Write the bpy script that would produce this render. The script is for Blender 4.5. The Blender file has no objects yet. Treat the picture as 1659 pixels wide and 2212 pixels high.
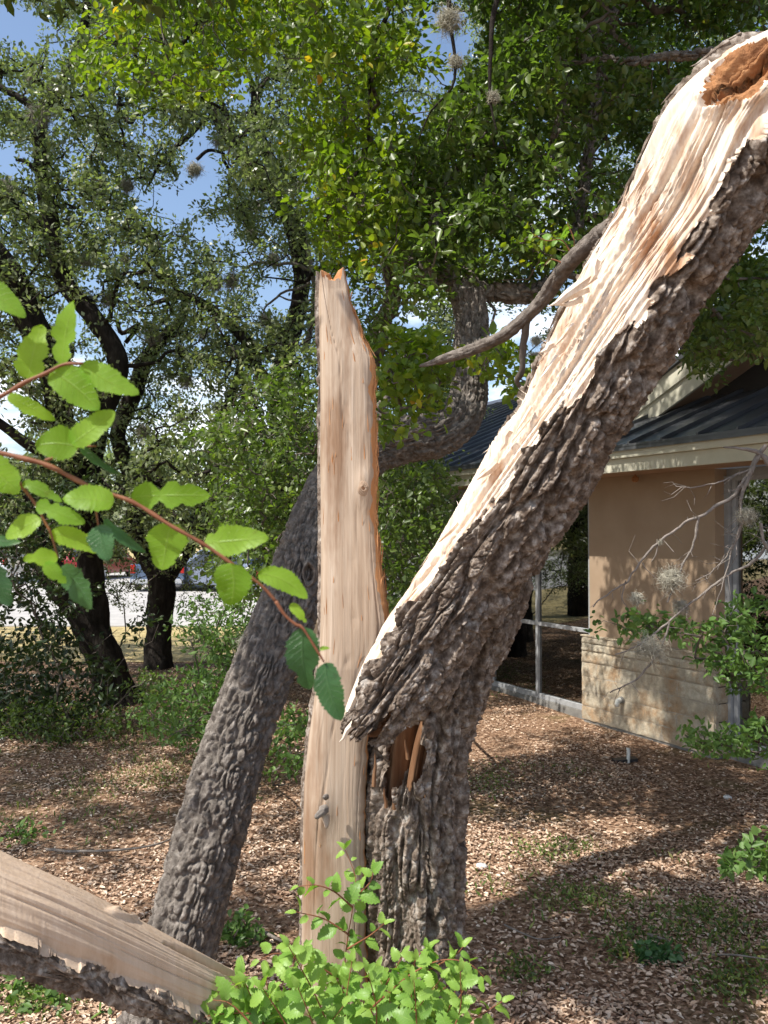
import bpy, bmesh, math, random
import numpy as np
from mathutils import Vector, Matrix

random.seed(7)
rng = np.random.default_rng(11)
scene = bpy.context.scene
COL = scene.collection
R = math.radians

# ------------------------------------------------------------------ camera
F, CX, CY = 1815.0, 829.5, 1106.0          # focal length and centre, in units of a 1659 x 2212 picture
EYE = np.array([0.0, 0.0, 2.1])
PITCH = R(1.39)
FWD = np.array([0, math.cos(PITCH), math.sin(PITCH)])
UP = np.array([0, -math.sin(PITCH), math.cos(PITCH)])
RIGHT = np.array([1.0, 0, 0])
cam_d = bpy.data.cameras.new('camera')
cam = bpy.data.objects.new('camera', cam_d)
COL.objects.link(cam)
cam.location = EYE
cam.rotation_euler = (R(90) + PITCH, 0, 0)
cam_d.sensor_fit = 'VERTICAL'
cam_d.sensor_height = 32
cam_d.lens = F / 2212 * 32
cam_d.clip_start = 0.05
cam_d.clip_end = 2000
cam_d.dof.use_dof = True
cam_d.dof.focus_distance = 2.9
cam_d.dof.aperture_fstop = 26.26 / 2.0
scene.camera = cam

# ------------------------------------------------------------------ light
SUN = Vector((-0.52, -0.34, 0.88)).normalized()
world = bpy.data.worlds.new('World')
scene.world = world
world.use_nodes = True
wn = world.node_tree
wn.nodes.clear()
w_out = wn.nodes.new('ShaderNodeOutputWorld')
w_bg = wn.nodes.new('ShaderNodeBackground')
w_bg.inputs['Strength'].default_value = 0.15
w_sky = wn.nodes.new('ShaderNodeTexSky')
w_sky.sky_type = 'NISHITA'
w_sky.sun_disc = False
w_sky.sun_elevation = math.asin(SUN.z)
w_sky.sun_rotation = math.atan2(SUN.x, SUN.y)
w_sky.air_density = 1.0
w_sky.dust_density = 1.5
w_sky.ozone_density = 1.0
w_tc = wn.nodes.new('ShaderNodeTexCoord')
w_map = wn.nodes.new('ShaderNodeMapping')
w_map.inputs['Scale'].default_value = (1, 1, 2.6)
w_map.inputs['Location'].default_value = (0.3, 0.1, 0.2)
w_noi = wn.nodes.new('ShaderNodeTexNoise')
w_noi.inputs['Scale'].default_value = 2.6
w_noi.inputs['Detail'].default_value = 9
w_noi.inputs['Roughness'].default_value = 0.58
w_ramp = wn.nodes.new('ShaderNodeValToRGB')
w_ramp.color_ramp.elements[0].position = 0.49
w_ramp.color_ramp.elements[1].position = 0.60
w_sep = wn.nodes.new('ShaderNodeSeparateXYZ')
w_el = wn.nodes.new('ShaderNodeMapRange')
w_el.inputs['From Min'].default_value = 0.42
w_el.inputs['From Max'].default_value = 0.20
w_mul = wn.nodes.new('ShaderNodeMath')
w_mul.operation = 'MULTIPLY'
w_mix = wn.nodes.new('ShaderNodeMixRGB')
w_mix.inputs['Color2'].default_value = (9.5, 9.8, 10.4, 1)
L_ = wn.links.new
L_(w_tc.outputs['Generated'], w_map.inputs['Vector'])
L_(w_map.outputs['Vector'], w_noi.inputs['Vector'])
L_(w_noi.outputs['Fac'], w_ramp.inputs['Fac'])
L_(w_tc.outputs['Generated'], w_sep.inputs['Vector'])
L_(w_sep.outputs['Z'], w_el.inputs['Value'])
L_(w_ramp.outputs['Color'], w_mul.inputs[0])
L_(w_el.outputs['Result'], w_mul.inputs[1])
L_(w_mul.outputs['Value'], w_mix.inputs['Fac'])
L_(w_sky.outputs['Color'], w_mix.inputs['Color1'])
L_(w_mix.outputs['Color'], w_bg.inputs['Color'])
L_(w_bg.outputs['Background'], w_out.inputs['Surface'])

sun_d = bpy.data.lights.new('sun', 'SUN')
sun_d.energy = 5.0
sun_d.angle = R(0.53)
sun_d.color = (1.0, 0.955, 0.88)
sun_o = bpy.data.objects.new('sun', sun_d)
COL.objects.link(sun_o)
sun_o.rotation_euler = SUN.to_track_quat('Z', 'Y').to_euler()
sun_o.location = (-10, -8, 20)

scene.view_settings.view_transform = 'Standard'
scene.view_settings.look = 'None'
scene.view_settings.exposure = 0.52
scene.view_settings.gamma = 1.0
scene.view_settings.use_curve_mapping = False
scene.render.engine = 'CYCLES'
scene.cycles.use_denoising = True
scene.cycles.max_bounces = 8
scene.cycles.diffuse_bounces = 4
scene.cycles.glossy_bounces = 3
scene.cycles.transmission_bounces = 4
scene.cycles.transparent_max_bounces = 8

# ------------------------------------------------------------------ helpers
def P(x, y, d):
    """point seen at (x, y) of the 1659 x 2212 picture, d metres down the optical axis"""
    return EYE + d * (FWD + (x - CX) / F * RIGHT - (y - CY) / F * UP)

def PX(pts):
    """world points -> picture coordinates and depth"""
    q = np.asarray(pts, float) - EYE
    d = q @ FWD
    dd = np.maximum(d, 1e-3)
    return CX + q @ RIGHT / dd * F, CY - q @ UP / dd * F, d

def nrm(a):
    return a / np.maximum(np.linalg.norm(a, axis=-1, keepdims=True), 1e-9)

def tag(o, label=None, cat=None, group=None, kind=None):
    if label: o['label'] = label
    if cat: o['category'] = cat
    if group: o['group'] = group
    if kind: o['kind'] = kind
    return o

def empty(name, loc, rz=0.0):
    o = bpy.data.objects.new(name, None)
    o.empty_display_size = 0.2
    COL.objects.link(o)
    o.location = [float(v) for v in loc]
    o.rotation_euler = (0, 0, rz)
    return o

def world_of(o):
    m = Matrix.Translation(o.location) @ o.rotation_euler.to_matrix().to_4x4()
    return world_of(o.parent) @ o.matrix_parent_inverse @ m if o.parent else m

def link(name, me, mat, parent=None):
    o = bpy.data.objects.new(name, me)
    COL.objects.link(o)
    if mat is not None and not me.materials:
        me.materials.append(mat)
    if parent is not None:
        o.parent = parent
        o.matrix_parent_inverse = world_of(parent).inverted()
    return o

def np_mesh(name, verts, faces, mat, parent=None, smooth=False, rnd=None):
    """verts (N,3); faces (M,k) all of one size; rnd (N,) stored as attribute"""
    verts = np.ascontiguousarray(verts, dtype=np.float32)
    faces = np.ascontiguousarray(faces, dtype=np.int32)
    me = bpy.data.meshes.new(name)
    n, (m, k) = len(verts), faces.shape
    me.vertices.add(n)
    me.vertices.foreach_set('co', verts.ravel())
    me.loops.add(m * k)
    me.loops.foreach_set('vertex_index', faces.ravel())
    me.polygons.add(m)
    me.polygons.foreach_set('loop_start', np.arange(0, m * k, k, dtype=np.int32))
    if smooth:
        me.polygons.foreach_set('use_smooth', np.ones(m, dtype=bool))
    if rnd is not None:
        a = me.attributes.new('rnd', 'FLOAT', 'POINT')
        a.data.foreach_set('value', np.ascontiguousarray(rnd, dtype=np.float32))
    me.update(calc_edges=True)
    return link(name, me, mat, parent)

def hsh(ix, iy, iz, seed=0):
    h = (ix.astype(np.int64) * 374761393 + iy.astype(np.int64) * 668265263 + iz.astype(np.int64) * 2147483647
         + seed * 1274126177) & 0xffffffff
    h = ((h ^ (h >> 13)) * 1274126177) & 0xffffffff
    h = ((h ^ (h >> 16)) * 2246822519) & 0xffffffff
    return ((h ^ (h >> 15)) & 0xffffff) / float(0xffffff)

def vnoise(x, y, z, seed=0):
    x, y, z = np.broadcast_arrays(np.asarray(x, float), np.asarray(y, float), np.asarray(z, float))
    xi, yi, zi = np.floor(x), np.floor(y), np.floor(z)
    fx, fy, fz = x - xi, y - yi, z - zi
    fx, fy, fz = fx * fx * (3 - 2 * fx), fy * fy * (3 - 2 * fy), fz * fz * (3 - 2 * fz)
    out = 0
    for a in (0, 1):
        for b in (0, 1):
            for c in (0, 1):
                out = out + (hsh(xi + a, yi + b, zi + c, seed) * (fx if a else 1 - fx)
                             * (fy if b else 1 - fy) * (fz if c else 1 - fz))
    return out

def fbm(x, y, z, octs=4, seed=0, gain=0.5):
    s, a, t = 0, 1.0, 0
    for o in range(octs):
        s = s + a * vnoise(x * 2 ** o, y * 2 ** o, z * 2 ** o, seed + o * 7)
        t += a
        a *= gain
    return s / t

def gfbm(x, t, octs=4, seed=0, gain=0.55, st=1.35):
    """grain noise: finer octaves split across the grain, hardly along it"""
    s, a, tot = 0, 1.0, 0
    for o in range(octs):
        s = s + a * vnoise(x * 2.1 ** o, t * st ** o, 0 * x + o * 3.7, seed + o * 11)
        tot += a
        a *= gain
    return s / tot

def voro(u, v, wrap, seed=0):
    ui, vi = np.floor(u), np.floor(v)
    f1 = np.full(u.shape, 9.0); f2 = np.full(u.shape, 9.0); cr = np.zeros(u.shape)
    z = np.zeros(u.shape)
    for a in (-1, 0, 1):
        for b in (-1, 0, 1):
            cu, cv = ui + a, vi + b
            hu = np.mod(cu, wrap)
            px = cu + 0.1 + 0.8 * hsh(hu, cv, z, seed)
            py = cv + 0.1 + 0.8 * hsh(hu, cv, z + 1, seed)
            d = np.hypot(px - u, py - v)
            r = hsh(hu, cv, z + 2, seed)
            new = d < f1
            f2 = np.where(new, f1, np.minimum(f2, d))
            cr = np.where(new, r, cr)
            f1 = np.where(new, d, f1)
    return f1, f2, cr

def catmull(ctrl, step):
    """ctrl (n,k) control rows -> dense rows, first three columns are positions"""
    c = np.asarray(ctrl, float)
    c = np.vstack([2 * c[0] - c[1], c, 2 * c[-1] - c[-2]])
    out = []
    for i in range(1, len(c) - 2):
        L = np.linalg.norm(c[i + 1, :3] - c[i, :3])
        n = max(2, int(L / step))
        t = np.linspace(0, 1, n, endpoint=False)[:, None]
        p0, p1, p2, p3 = c[i - 1], c[i], c[i + 1], c[i + 2]
        out.append(0.5 * ((2 * p1) + (-p0 + p2) * t + (2 * p0 - 5 * p1 + 4 * p2 - p3) * t ** 2
                          + (-p0 + 3 * p1 - 3 * p2 + p3) * t ** 3))
    out.append(c[-2][None])
    return np.vstack(out)

def limb_ctrl(rows):
    """rows (px, py, depth, width in px) -> (x, y, z, radius)"""
    return np.array([list(P(x, y, d)) + [w * 0.5 * d / F] for x, y, d, w in rows])

def frames(path):
    T = nrm(np.gradient(path[:, :3], axis=0))
    ref = np.array([0.0, -1.0, 0.0])
    N1 = nrm(ref - (T @ ref)[:, None] * T)        # the side that faces the viewer
    bad = np.abs(T @ ref) > 0.93
    for i in np.where(bad)[0]:
        prev = N1[i - 1] if i > 0 else np.array([0, 0, 1.0])
        N1[i] = nrm(prev - (T[i] @ prev) * T[i])
    N2 = np.cross(T, N1)                            # theta > 0: to the right for an upward path
    return T, N1, N2

def arclen(path):
    return np.concatenate([[0], np.cumsum(np.linalg.norm(np.diff(path[:, :3], axis=0), axis=1))])

def bark_h(th, s, rad, cw, ch, seed=0, warp=0.6):
    """bark relief 0..1 on a tube: long interlacing furrows, cross cracks and flaky plates"""
    nu = max(6, int(round(2 * math.pi * rad / cw)))
    cx, sx = np.cos(th) * rad, np.sin(th) * rad
    w1 = fbm(cx / cw * .4, sx / cw * .4, s / ch * .8, 3, seed + 3) - .5
    w2 = fbm(cx / cw * .9, sx / cw * .9, s / ch * 2.2, 3, seed + 9) - .5
    w3 = fbm(cx / .006, sx / .006, s / .012, 2, seed + 13) - .5
    k = .85 / cw
    n1 = fbm(cx * k + w1 * .9 + w3 * .2, sx * k - w1 * .9 + w3 * .2, s / ch * .55, 1, seed + 31)
    n2 = fbm(cx * k * 1.4 + w2 * .5 + w3 * .25, sx * k * 1.4 + w2 * .5, s / ch * .95 + 7, 1, seed + 41)
    f_a = np.clip(np.abs(n1 - .5) * 7.5 - .26, 0, 1)
    f_b = np.clip(np.abs(n2 - .5) * 10 - .26, 0, 1)
    f_a, f_b = f_a ** .6, f_b ** .6
    u = (th / (2 * math.pi) + .5) * nu + w2 * .9 + w3 * .2
    v = s / ch * 3.0 + w1 * 2.5 + w3 * .4
    f1, f2, cr = voro(u, v, nu, seed)
    e = np.clip((f2 - f1) / 0.16, 0, 1)
    rough = fbm(cx / .0055, sx / .0055, s / .009, 3, seed + 5, .7)
    tilt = np.clip(f1, 0, 1)
    body = f_a * (.30 + .70 * f_b) * (.74 + .26 * e)
    return np.clip(body * (.74 + .22 * cr + .16 * tilt) + .26 * (rough - .5), -.08, 1.2)

def tube_verts(path, rr, nseg, th_off=0.0):
    """rr (n, nseg) radii -> (n, nseg, 3)"""
    T, N1, N2 = frames(path)
    th = np.linspace(-math.pi, math.pi, nseg, endpoint=False) + th_off
    d = np.cos(th)[None, :, None] * N1[:, None] + np.sin(th)[None, :, None] * N2[:, None]
    return path[:, None, :3] + d * rr[..., None]

def grid_faces(n, m, closed=True):
    i = np.arange(n - 1)[:, None]
    j = np.arange(m if closed else m - 1)[None]
    a = i * m + j
    b = i * m + (j + 1) % m
    return np.stack([a, b, b + m, a + m], -1)            # (n-1, m, 4)

def grid_mesh(name, V, mat, parent=None, mask=None, closed=True, smooth=True):
    n, m = V.shape[:2]
    f = grid_faces(n, m, closed)
    f = f[mask] if mask is not None else f.reshape(-1, 4)
    used = np.unique(f)
    remap = np.zeros(n * m, np.int32)
    remap[used] = np.arange(len(used))
    return np_mesh(name, V.reshape(-1, 3)[used], remap[f], mat, parent, smooth)

class MB:
    """collects boxes, prisms and tubes into ONE mesh"""
    def __init__(s): s.v = []; s.f = []; s.n = 0
    def add(s, v, f):
        s.v.append(np.asarray(v, float)); s.f += [tuple(int(i) + s.n for i in q) for q in f]; s.n += len(v)
    def box(s, o, a, b, c):
        """corner o and three edge vectors"""
        o, a, b, c = [np.asarray(t, float) for t in (o, a, b, c)]
        v = [o, o + a, o + a + b, o + b, o + c, o + a + c, o + a + b + c, o + b + c]
        s.add(v, [(0, 3, 2, 1), (4, 5, 6, 7), (0, 1, 5, 4), (1, 2, 6, 5), (2, 3, 7, 6), (3, 0, 4, 7)])
    def prism(s, poly, ext):
        poly = np.asarray(poly, float); n = len(poly)
        v = np.vstack([poly, poly + np.asarray(ext, float)])
        s.add(v, [tuple(range(n))[::-1], tuple(range(n, 2 * n))] + [(i, (i + 1) % n, n + (i + 1) % n, n + i) for i in range(n)])
    def tube(s, pts, rad, k=6):
        pts = np.asarray(pts, float); rad = np.broadcast_to(rad, len(pts))
        V = tube_verts(np.hstack([pts, rad[:, None]]), np.repeat(rad[:, None], k, 1), k)
        s.add(V.reshape(-1, 3), [tuple(q) for q in grid_faces(len(pts), k).reshape(-1, 4)]
              + [tuple(range(k)), tuple(range((len(pts) - 1) * k, len(pts) * k))[::-1]])
    def build(s, name, mat, parent=None, bevel=0.0, smooth=False):
        me = bpy.data.meshes.new(name)
        me.from_pydata(np.vstack(s.v).tolist(), [], s.f)
        bm = bmesh.new(); bm.from_mesh(me)
        bmesh.ops.recalc_face_normals(bm, faces=bm.faces)
        if bevel > 0:
            bmesh.ops.bevel(bm, geom=list(bm.edges), offset=bevel, segments=2, affect='EDGES', profile=.6)
        if smooth:
            for f in bm.faces: f.smooth = True
        bm.to_mesh(me); bm.free()
        return link(name, me, mat, parent)

# ------------------------------------------------------------------ materials
def new_mat(name):
    m = bpy.data.materials.new(name)
    m.use_nodes = True
    nt = m.node_tree
    b = nt.nodes['Principled BSDF']
    return m, nt, b

def ramp(nt, cols):
    r = nt.nodes.new('ShaderNodeValToRGB')
    e = r.color_ramp.elements
    while len(e) < len(cols): e.new(0.5)
    for i, (p, c) in enumerate(cols):
        e[i].position = p; e[i].color = (*c, 1)
    return r

def noise_node(nt, scale, detail=5, rough=.55, stretch=(1, 1, 1), rot=(0, 0, 0), coord='Object'):
    tc = nt.nodes.new('ShaderNodeTexCoord')
    mp = nt.nodes.new('ShaderNodeMapping')
    mp.inputs['Scale'].default_value = stretch
    mp.inputs['Rotation'].default_value = rot
    n = nt.nodes.new('ShaderNodeTexNoise')
    n.inputs['Scale'].default_value = scale
    n.inputs['Detail'].default_value = detail
    n.inputs['Roughness'].default_value = rough
    nt.links.new(tc.outputs[coord], mp.inputs['Vector'])
    nt.links.new(mp.outputs['Vector'], n.inputs['Vector'])
    return n

def mat_noise(name, cols, scale, rough=.85, bump=0.0, bscale=None, stretch=(1, 1, 1), rot=(0, 0, 0), detail=5, spec=.3, metal=0.0, bdist=.01):
    m, nt, b = new_mat(name)
    n = noise_node(nt, scale, detail, .6, stretch, rot)
    r = ramp(nt, cols)
    nt.links.new(n.outputs['Fac'], r.inputs['Fac'])
    nt.links.new(r.outputs['Color'], b.inputs['Base Color'])
    b.inputs['Roughness'].default_value = rough
    b.inputs['Specular IOR Level'].default_value = spec
    b.inputs['Metallic'].default_value = metal
    if bump:
        n2 = noise_node(nt, bscale or scale, 6, .65, stretch, rot)
        bp = nt.nodes.new('ShaderNodeBump')
        bp.inputs['Strength'].default_value = bump
        bp.inputs['Distance'].default_value = bdist
        nt.links.new(n2.outputs['Fac'], bp.inputs['Height'])
        nt.links.new(bp.outputs['Normal'], b.inputs['Normal'])
    return m

def mat_wood(name, cols, stain, direction, freq=60, ratio=0.03, rough=.8, bump=.5, patch=6, stain_pos=(.52, .7)):
    """grain stretched along 'direction' (world space)"""
    m, nt, b = new_mat(name)
    d = Vector(direction).normalized()
    rot = d.rotation_difference(Vector((0, 0, 1))).to_euler()
    n = noise_node(nt, freq, 6, .62, (1, 1, ratio), rot)
    r = ramp(nt, cols)
    nt.links.new(n.outputs['Fac'], r.inputs['Fac'])
    n2 = noise_node(nt, patch, 5, .65, (1, 1, .22), rot)
    r2 = ramp(nt, [(stain_pos[0], (0, 0, 0)), (stain_pos[1], (1, 1, 1))])
    nt.links.new(n2.outputs['Fac'], r2.inputs['Fac'])
    mx = nt.nodes.new('ShaderNodeMixRGB')
    mx.inputs['Color2'].default_value = (*stain, 1)
    nt.links.new(r2.outputs['Color'], mx.inputs['Fac'])
    nt.links.new(r.outputs['Color'], mx.inputs['Color1'])
    nt.links.new(mx.outputs['Color'], b.inputs['Base Color'])
    b.inputs['Roughness'].default_value = rough
    b.inputs['Specular IOR Level'].default_value = .25
    n3 = noise_node(nt, freq * 2.2, 5, .6, (1, 1, ratio * .8), rot)
    bp = nt.nodes.new('ShaderNodeBump')
    bp.inputs['Strength'].default_value = bump
    bp.inputs['Distance'].default_value = .003
    nt.links.new(n3.outputs['Fac'], bp.inputs['Height'])
    nt.links.new(bp.outputs['Normal'], b.inputs['Normal'])
    return m

def mat_leaf(name, cols, trans, tcol, rough=.42, spec=.5, vein=0):
    m, nt, b = new_mat(name)
    at = nt.nodes.new('ShaderNodeAttribute')
    at.attribute_name = 'rnd'
    r = ramp(nt, cols)
    nt.links.new(at.outputs['Fac'], r.inputs['Fac'])
    src = r.outputs['Color']
    if vein:
        n = noise_node(nt, vein, 3, .6)
        r2 = ramp(nt, [(.24, (.55, .35, .2)), (.32, (.8, .82, .7)), (.7, (1.1, 1.1, 1.1))])
        nt.links.new(n.outputs['Fac'], r2.inputs['Fac'])
        mx = nt.nodes.new('ShaderNodeMixRGB'); mx.blend_type = 'MULTIPLY'; mx.inputs['Fac'].default_value = .7
        nt.links.new(src, mx.inputs['Color1']); nt.links.new(r2.outputs['Color'], mx.inputs['Color2'])
        src = mx.outputs['Color']
    nt.links.new(src, b.inputs['Base Color'])
    b.inputs['Roughness'].default_value = rough
    b.inputs['Specular IOR Level'].default_value = spec
    if trans > 0:
        t = nt.nodes.new('ShaderNodeBsdfTranslucent')
        mc = nt.nodes.new('ShaderNodeMixRGB'); mc.blend_type = 'MULTIPLY'; mc.inputs['Fac'].default_value = 1
        mc.inputs['Color2'].default_value = (*tcol, 1)
        nt.links.new(src, mc.inputs['Color1'])
        nt.links.new(mc.outputs['Color'], t.inputs['Color'])
        ms = nt.nodes.new('ShaderNodeMixShader'); ms.inputs['Fac'].default_value = trans
        nt.links.new(b.outputs['BSDF'], ms.inputs[1]); nt.links.new(t.outputs['BSDF'], ms.inputs[2])
        nt.links.new(ms.outputs['Shader'], nt.nodes['Material Output'].inputs['Surface'])
    return m

M = {}
M['bark_elm'] = mat_noise('elm_bark', [(.32, (.070, .050, .038)), (.45, (.150, .115, .088)), (.56, (.27, .222, .182)), (.68, (.46, .42, .37))], 42, .95, .6, 160, detail=7, spec=.15)
M['bark_oak'] = mat_noise('oak_bark', [(.3, (.085, .072, .061)), (.5, (.17, .147, .126)), (.7, (.32, .285, .25))], 30, .95, .8, 150, detail=7, spec=.15)
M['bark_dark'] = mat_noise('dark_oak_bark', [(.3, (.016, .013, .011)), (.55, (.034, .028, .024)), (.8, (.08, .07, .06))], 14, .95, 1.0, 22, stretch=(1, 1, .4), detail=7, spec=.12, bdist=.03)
M['twig'] = mat_noise('twig', [(.3, (.075, .06, .048)), (.7, (.17, .145, .12))], 12, .9)
M['twig_grey'] = mat_noise('grey_twig', [(.3, (.13, .112, .095)), (.7, (.28, .245, .215))], 30, .9, .5, 120)
M['twig_brown'] = mat_noise('red_twig', [(.3, (.15, .05, .022)), (.7, (.27, .11, .055))], 60, .6)
UPD = (0, 0, 1)
M['slab'] = mat_wood('weathered_sapwood', [(.25, (.28, .195, .13)), (.45, (.39, .295, .215)), (.6, (.44, .345, .26)), (.75, (.54, .44, .345))], (.25, .155, .095), UPD, 85, .02, patch=7, stain_pos=(.50, .64))
DIAG = tuple(P(1340, 690, 1.98) - P(1020, 1230, 2.2))
M['split'] = mat_wood('fresh_split_wood', [(.25, (.56, .39, .27)), (.40, (.70, .57, .45)), (.65, (.80, .71, .60))], (.46, .27, .155), DIAG, 70, .03, patch=9, stain_pos=(.52, .66), bump=.8)
M['orange'] = mat_wood('orange_heartwood', [(.25, (.36, .15, .055)), (.5, (.50, .24, .10)), (.75, (.62, .36, .18))], (.26, .11, .045), UPD, 60, .03, patch=8, bump=.8)
M['cavity'] = mat_wood('brown_inner_wood', [(.25, (.09, .042, .02)), (.5, (.17, .085, .042)), (.8, (.30, .18, .10))], (.09, .05, .03), UPD, 50, .04, patch=10, bump=.8)
M['rot'] = mat_noise('rotten_hollow_wood', [(.3, (.20, .085, .035)), (.55, (.38, .18, .075)), (.75, (.5, .28, .13))], 24, .95, .9, 60)
LOGD = tuple(P(480, 2120, 1.9) - P(80, 1940, 1.75))
M['log'] = mat_wood('bare_log_wood', [(.25, (.50, .36, .245)), (.5, (.56, .42, .30)), (.75, (.62, .48, .355))], (.40, .25, .14), LOGD, 60, .025, patch=6, stain_pos=(.6, .75))
M['bark_branch'] = mat_noise('branch_bark', [(.3, (.10, .082, .068)), (.7, (.25, .215, .185))], 40, .95, .6, 150, detail=7)
M['moss'] = mat_noise('ball_moss', [(.3, (.28, .26, .20)), (.7, (.58, .55, .45))], 40, .95)

def splinter(mb, base, tip, w, t, seed=0):
    """thin four-sided splinter tapering to a point"""
    rs = np.random.default_rng(seed)
    base, tip = np.array(base, float), np.array(tip, float)
    ax = nrm(tip - base); side_ = nrm(np.cross(ax, [0, -1, .1])); nn = np.cross(side_, ax)
    prof = [(0, 1), (.3, .95), (.6, .7), (.85, .35), (1, .03)]
    vs = []
    for q, s_ in prof:
        c = base + (tip - base) * q + side_ * rs.normal(0, .12 * w) + nn * rs.normal(0, .1 * w)
        for sx, sy in ((-1, -.3), (0, -1), (1, .2), (.1, 1)):
            vs.append(c + side_ * sx * w * s_ * .5 + nn * sy * t * s_ * .5)
    f = [(0, 1, 2, 3)]
    for i in range(len(prof) - 1):
        for j in range(4):
            a = i * 4 + j; b = i * 4 + (j + 1) % 4
            f.append((a, b, b + 4, a + 4))
    f.append((len(vs) - 4, len(vs) - 3, len(vs) - 2, len(vs) - 1))
    mb.add(vs, f)

# ------------------------------------------------------------------ the broken elm
elm = empty('broken_elm_tree', (0.08, 2.4, 0))
tag(elm, 'snapped elm split open, one bare wood slab upright, the rest hinged over to the right', 'broken tree')

def interp_rows(rows, ys):
    rows = np.array(rows, float)
    return [np.interp(ys, rows[:, 0], rows[:, k]) for k in range(1, rows.shape[1])]

def px_down(y, d):
    return P(CX, y, d)[2]

# --- upright bare slab
ys = np.arange(2420, 596, -2.2)                      # picture rows from the bottom to the top
slab_rows = [(590, 690, 742), (600, 688, 746), (640, 685, 758), (680, 686, 770), (720, 687, 784), (760, 688, 803), (790, 689, 811),
             (900, 689, 811), (1000, 689, 816), (1060, 690, 813), (1120, 690, 812), (1200, 691, 822), (1270, 690, 830), (1340, 690, 842),
             (1400, 688, 835), (1480, 681, 815), (1600, 664, 795), (1700, 654, 790), (1850, 650, 788), (2000, 649, 790), (2100, 648, 792), (2420, 640, 800)]
l_, r_ = interp_rows(slab_rows, ys)
k = np.ones(9) / 9
l_ = np.convolve(np.pad(l_, 4, 'edge'), k, 'valid'); r_ = np.convolve(np.pad(r_, 4, 'edge'), k, 'valid')
D_SL = 2.34
nth = 220
th = np.linspace(-math.pi, math.pi, nth, endpoint=False)
ctr = np.array([P((a + b) / 2, y, D_SL) for a, b, y in zip(l_, r_, ys)])
hw = (r_ - l_) / 2 * D_SL / F
S_sl = arclen(ctr)
ct, st = np.cos(th), np.sin(th)
pw = 0.62
ex = np.sign(st) * np.abs(st) ** pw
ey = np.sign(ct) * np.abs(ct) ** pw * 0.62
ss = S_sl[:, None]
xx = ex[None] * hw[:, None]
# long shallow grooves and a few ripples of the torn surface
gro = gfbm(xx * 38, ss * .9, 4, 5) - .5
ripple = gfbm(xx * 9 + 3, ss * 1.1, 2, 15) - .5
fine = gfbm(xx * 230, ss * 12, 2, 25) - .5
front = (ct[None] > -.1)
crv = np.clip(.018 - np.abs(gfbm(xx * 26 + ripple * .6, ss * 1.1, 2, 35) - .5), 0, .018) / .018 * np.clip((gfbm(xx * 10, ss * 2, 2, 36) - .5) * 9, 0, 1)
torn = np.clip((gfbm(xx * 30, ss * 5, 3, 37) - .58) * 6, 0, 1) * np.clip(.35 + ex[None], 0, 1)
disp_y = (-crv * .004 - torn * .0035 + gro * .0045 + ripple * .012 + fine * .0013) * front
# right-hand torn edge: receding step
step = np.clip((ex[None] - .72) / .2, 0, 1)
upper = np.clip((1420 - ys) / 250, 0, 1)[:, None]
V = np.zeros((len(ys), nth, 3))
V[..., 0] = ctr[:, 0][:, None] + xx
V[..., 1] = ctr[:, 1][:, None] + 0.055 - ey[None] * 0.085 * np.clip(hw / .075, .55, 1.2)[:, None] - disp_y
V[..., 2] = ctr[:, 2][:, None]
edge_n = (fbm(ss * 34, 0 * ss, 0 * ss, 4, 71) - .5) * .012
V[..., 0] += np.clip(ex[None] - .6, 0, 1) * 2.2 * edge_n * (st[None] > 0)
# knot swelling near (785, 1055) and stub swelling near (695, 1750)
for (kx, ky, kr, ka) in ((786, 1050, .022, .016), (697, 1745, .03, .013)):
    c = P(kx, ky, D_SL)
    g = np.exp(-(((V[..., 0] - c[0]) / kr) ** 2 + ((V[..., 2] - c[2]) / (kr * 2.2)) ** 2))
    V[..., 1] -= g * ka * front
jag = (fbm(th * 4.0, 0 * th, 0 * th, 3, 44) ** 2) * .035
tipL = np.exp(-((ex + .95) / .12) ** 2) * .020
tipR = np.exp(-((ex - .85) / .16) ** 2) * .026
topf = np.clip((S_sl - (S_sl[-1] - .10)) / .10, 0, 1)[:, None] ** 2
V[..., 2] += topf * (jag + tipL + tipR - .012)[None]
front_wood = (np.abs((th + math.pi / nth)) < R(118))
msk = np.repeat(front_wood[None], len(ys) - 1, 0)
right_orange = ((th > R(62)) & (th < R(118)))
ym = (ys[:-1] + ys[1:]) / 2
jb = (fbm(ym[:, None] / 30, 0, 0, 3, 91) - .5) * R(30)
orange_m = (th[None] > R(48) + jb) & (th[None] < R(150)) & (ym[:, None] < 1420)
orange_m |= (th[None] > R(70) + jb) & (th[None] < R(150)) & (ym[:, None] >= 1420)
# bark stays on the back and as a thin ragged fringe on the left edge
bark_zone = (th[None] < -R(86) + jb * .7) | (th[None] > R(150))
wood_m = ~orange_m & ~bark_zone
slab = grid_mesh('torn_slab', V, M['slab'], elm, wood_m)
slab['label'] = 'upright tan slab of bare wood with a jagged top'
grid_mesh('torn_edge', V, M['orange'], elm, orange_m)
Vb = V.copy()
bh = fbm(xx * 60, np.repeat(ct[None], len(ys), 0) * 8, ss * 26, 4, 33)
jbv = np.concatenate([jb, jb[-1:]], 0)
fr_ = np.clip((-R(86) + jbv * .7 - th[None]) / R(9), 0, 1)
Vb[..., 0] -= fr_ * (.002 + bh * .016)
Vb[..., 1] -= fr_ * bh * .006
grid_mesh('bark_fringe', Vb, M['bark_elm'], elm, bark_zone)
# broken top of the slab
top = V[-1]
tc = top.mean(0) - np.array([0, 0, .006])
inner = tc + (top - tc) * .5 + np.stack([0 * th, 0 * th, (fbm(th * 5, 0 * th, 0 * th, 3, 3) - .45) * .03], -1)
Vt = np.stack([top, inner, tc[None] + (top - tc) * .02], 0)
grid_mesh('broken_top', Vt, M['orange'], elm, smooth=False)

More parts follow.
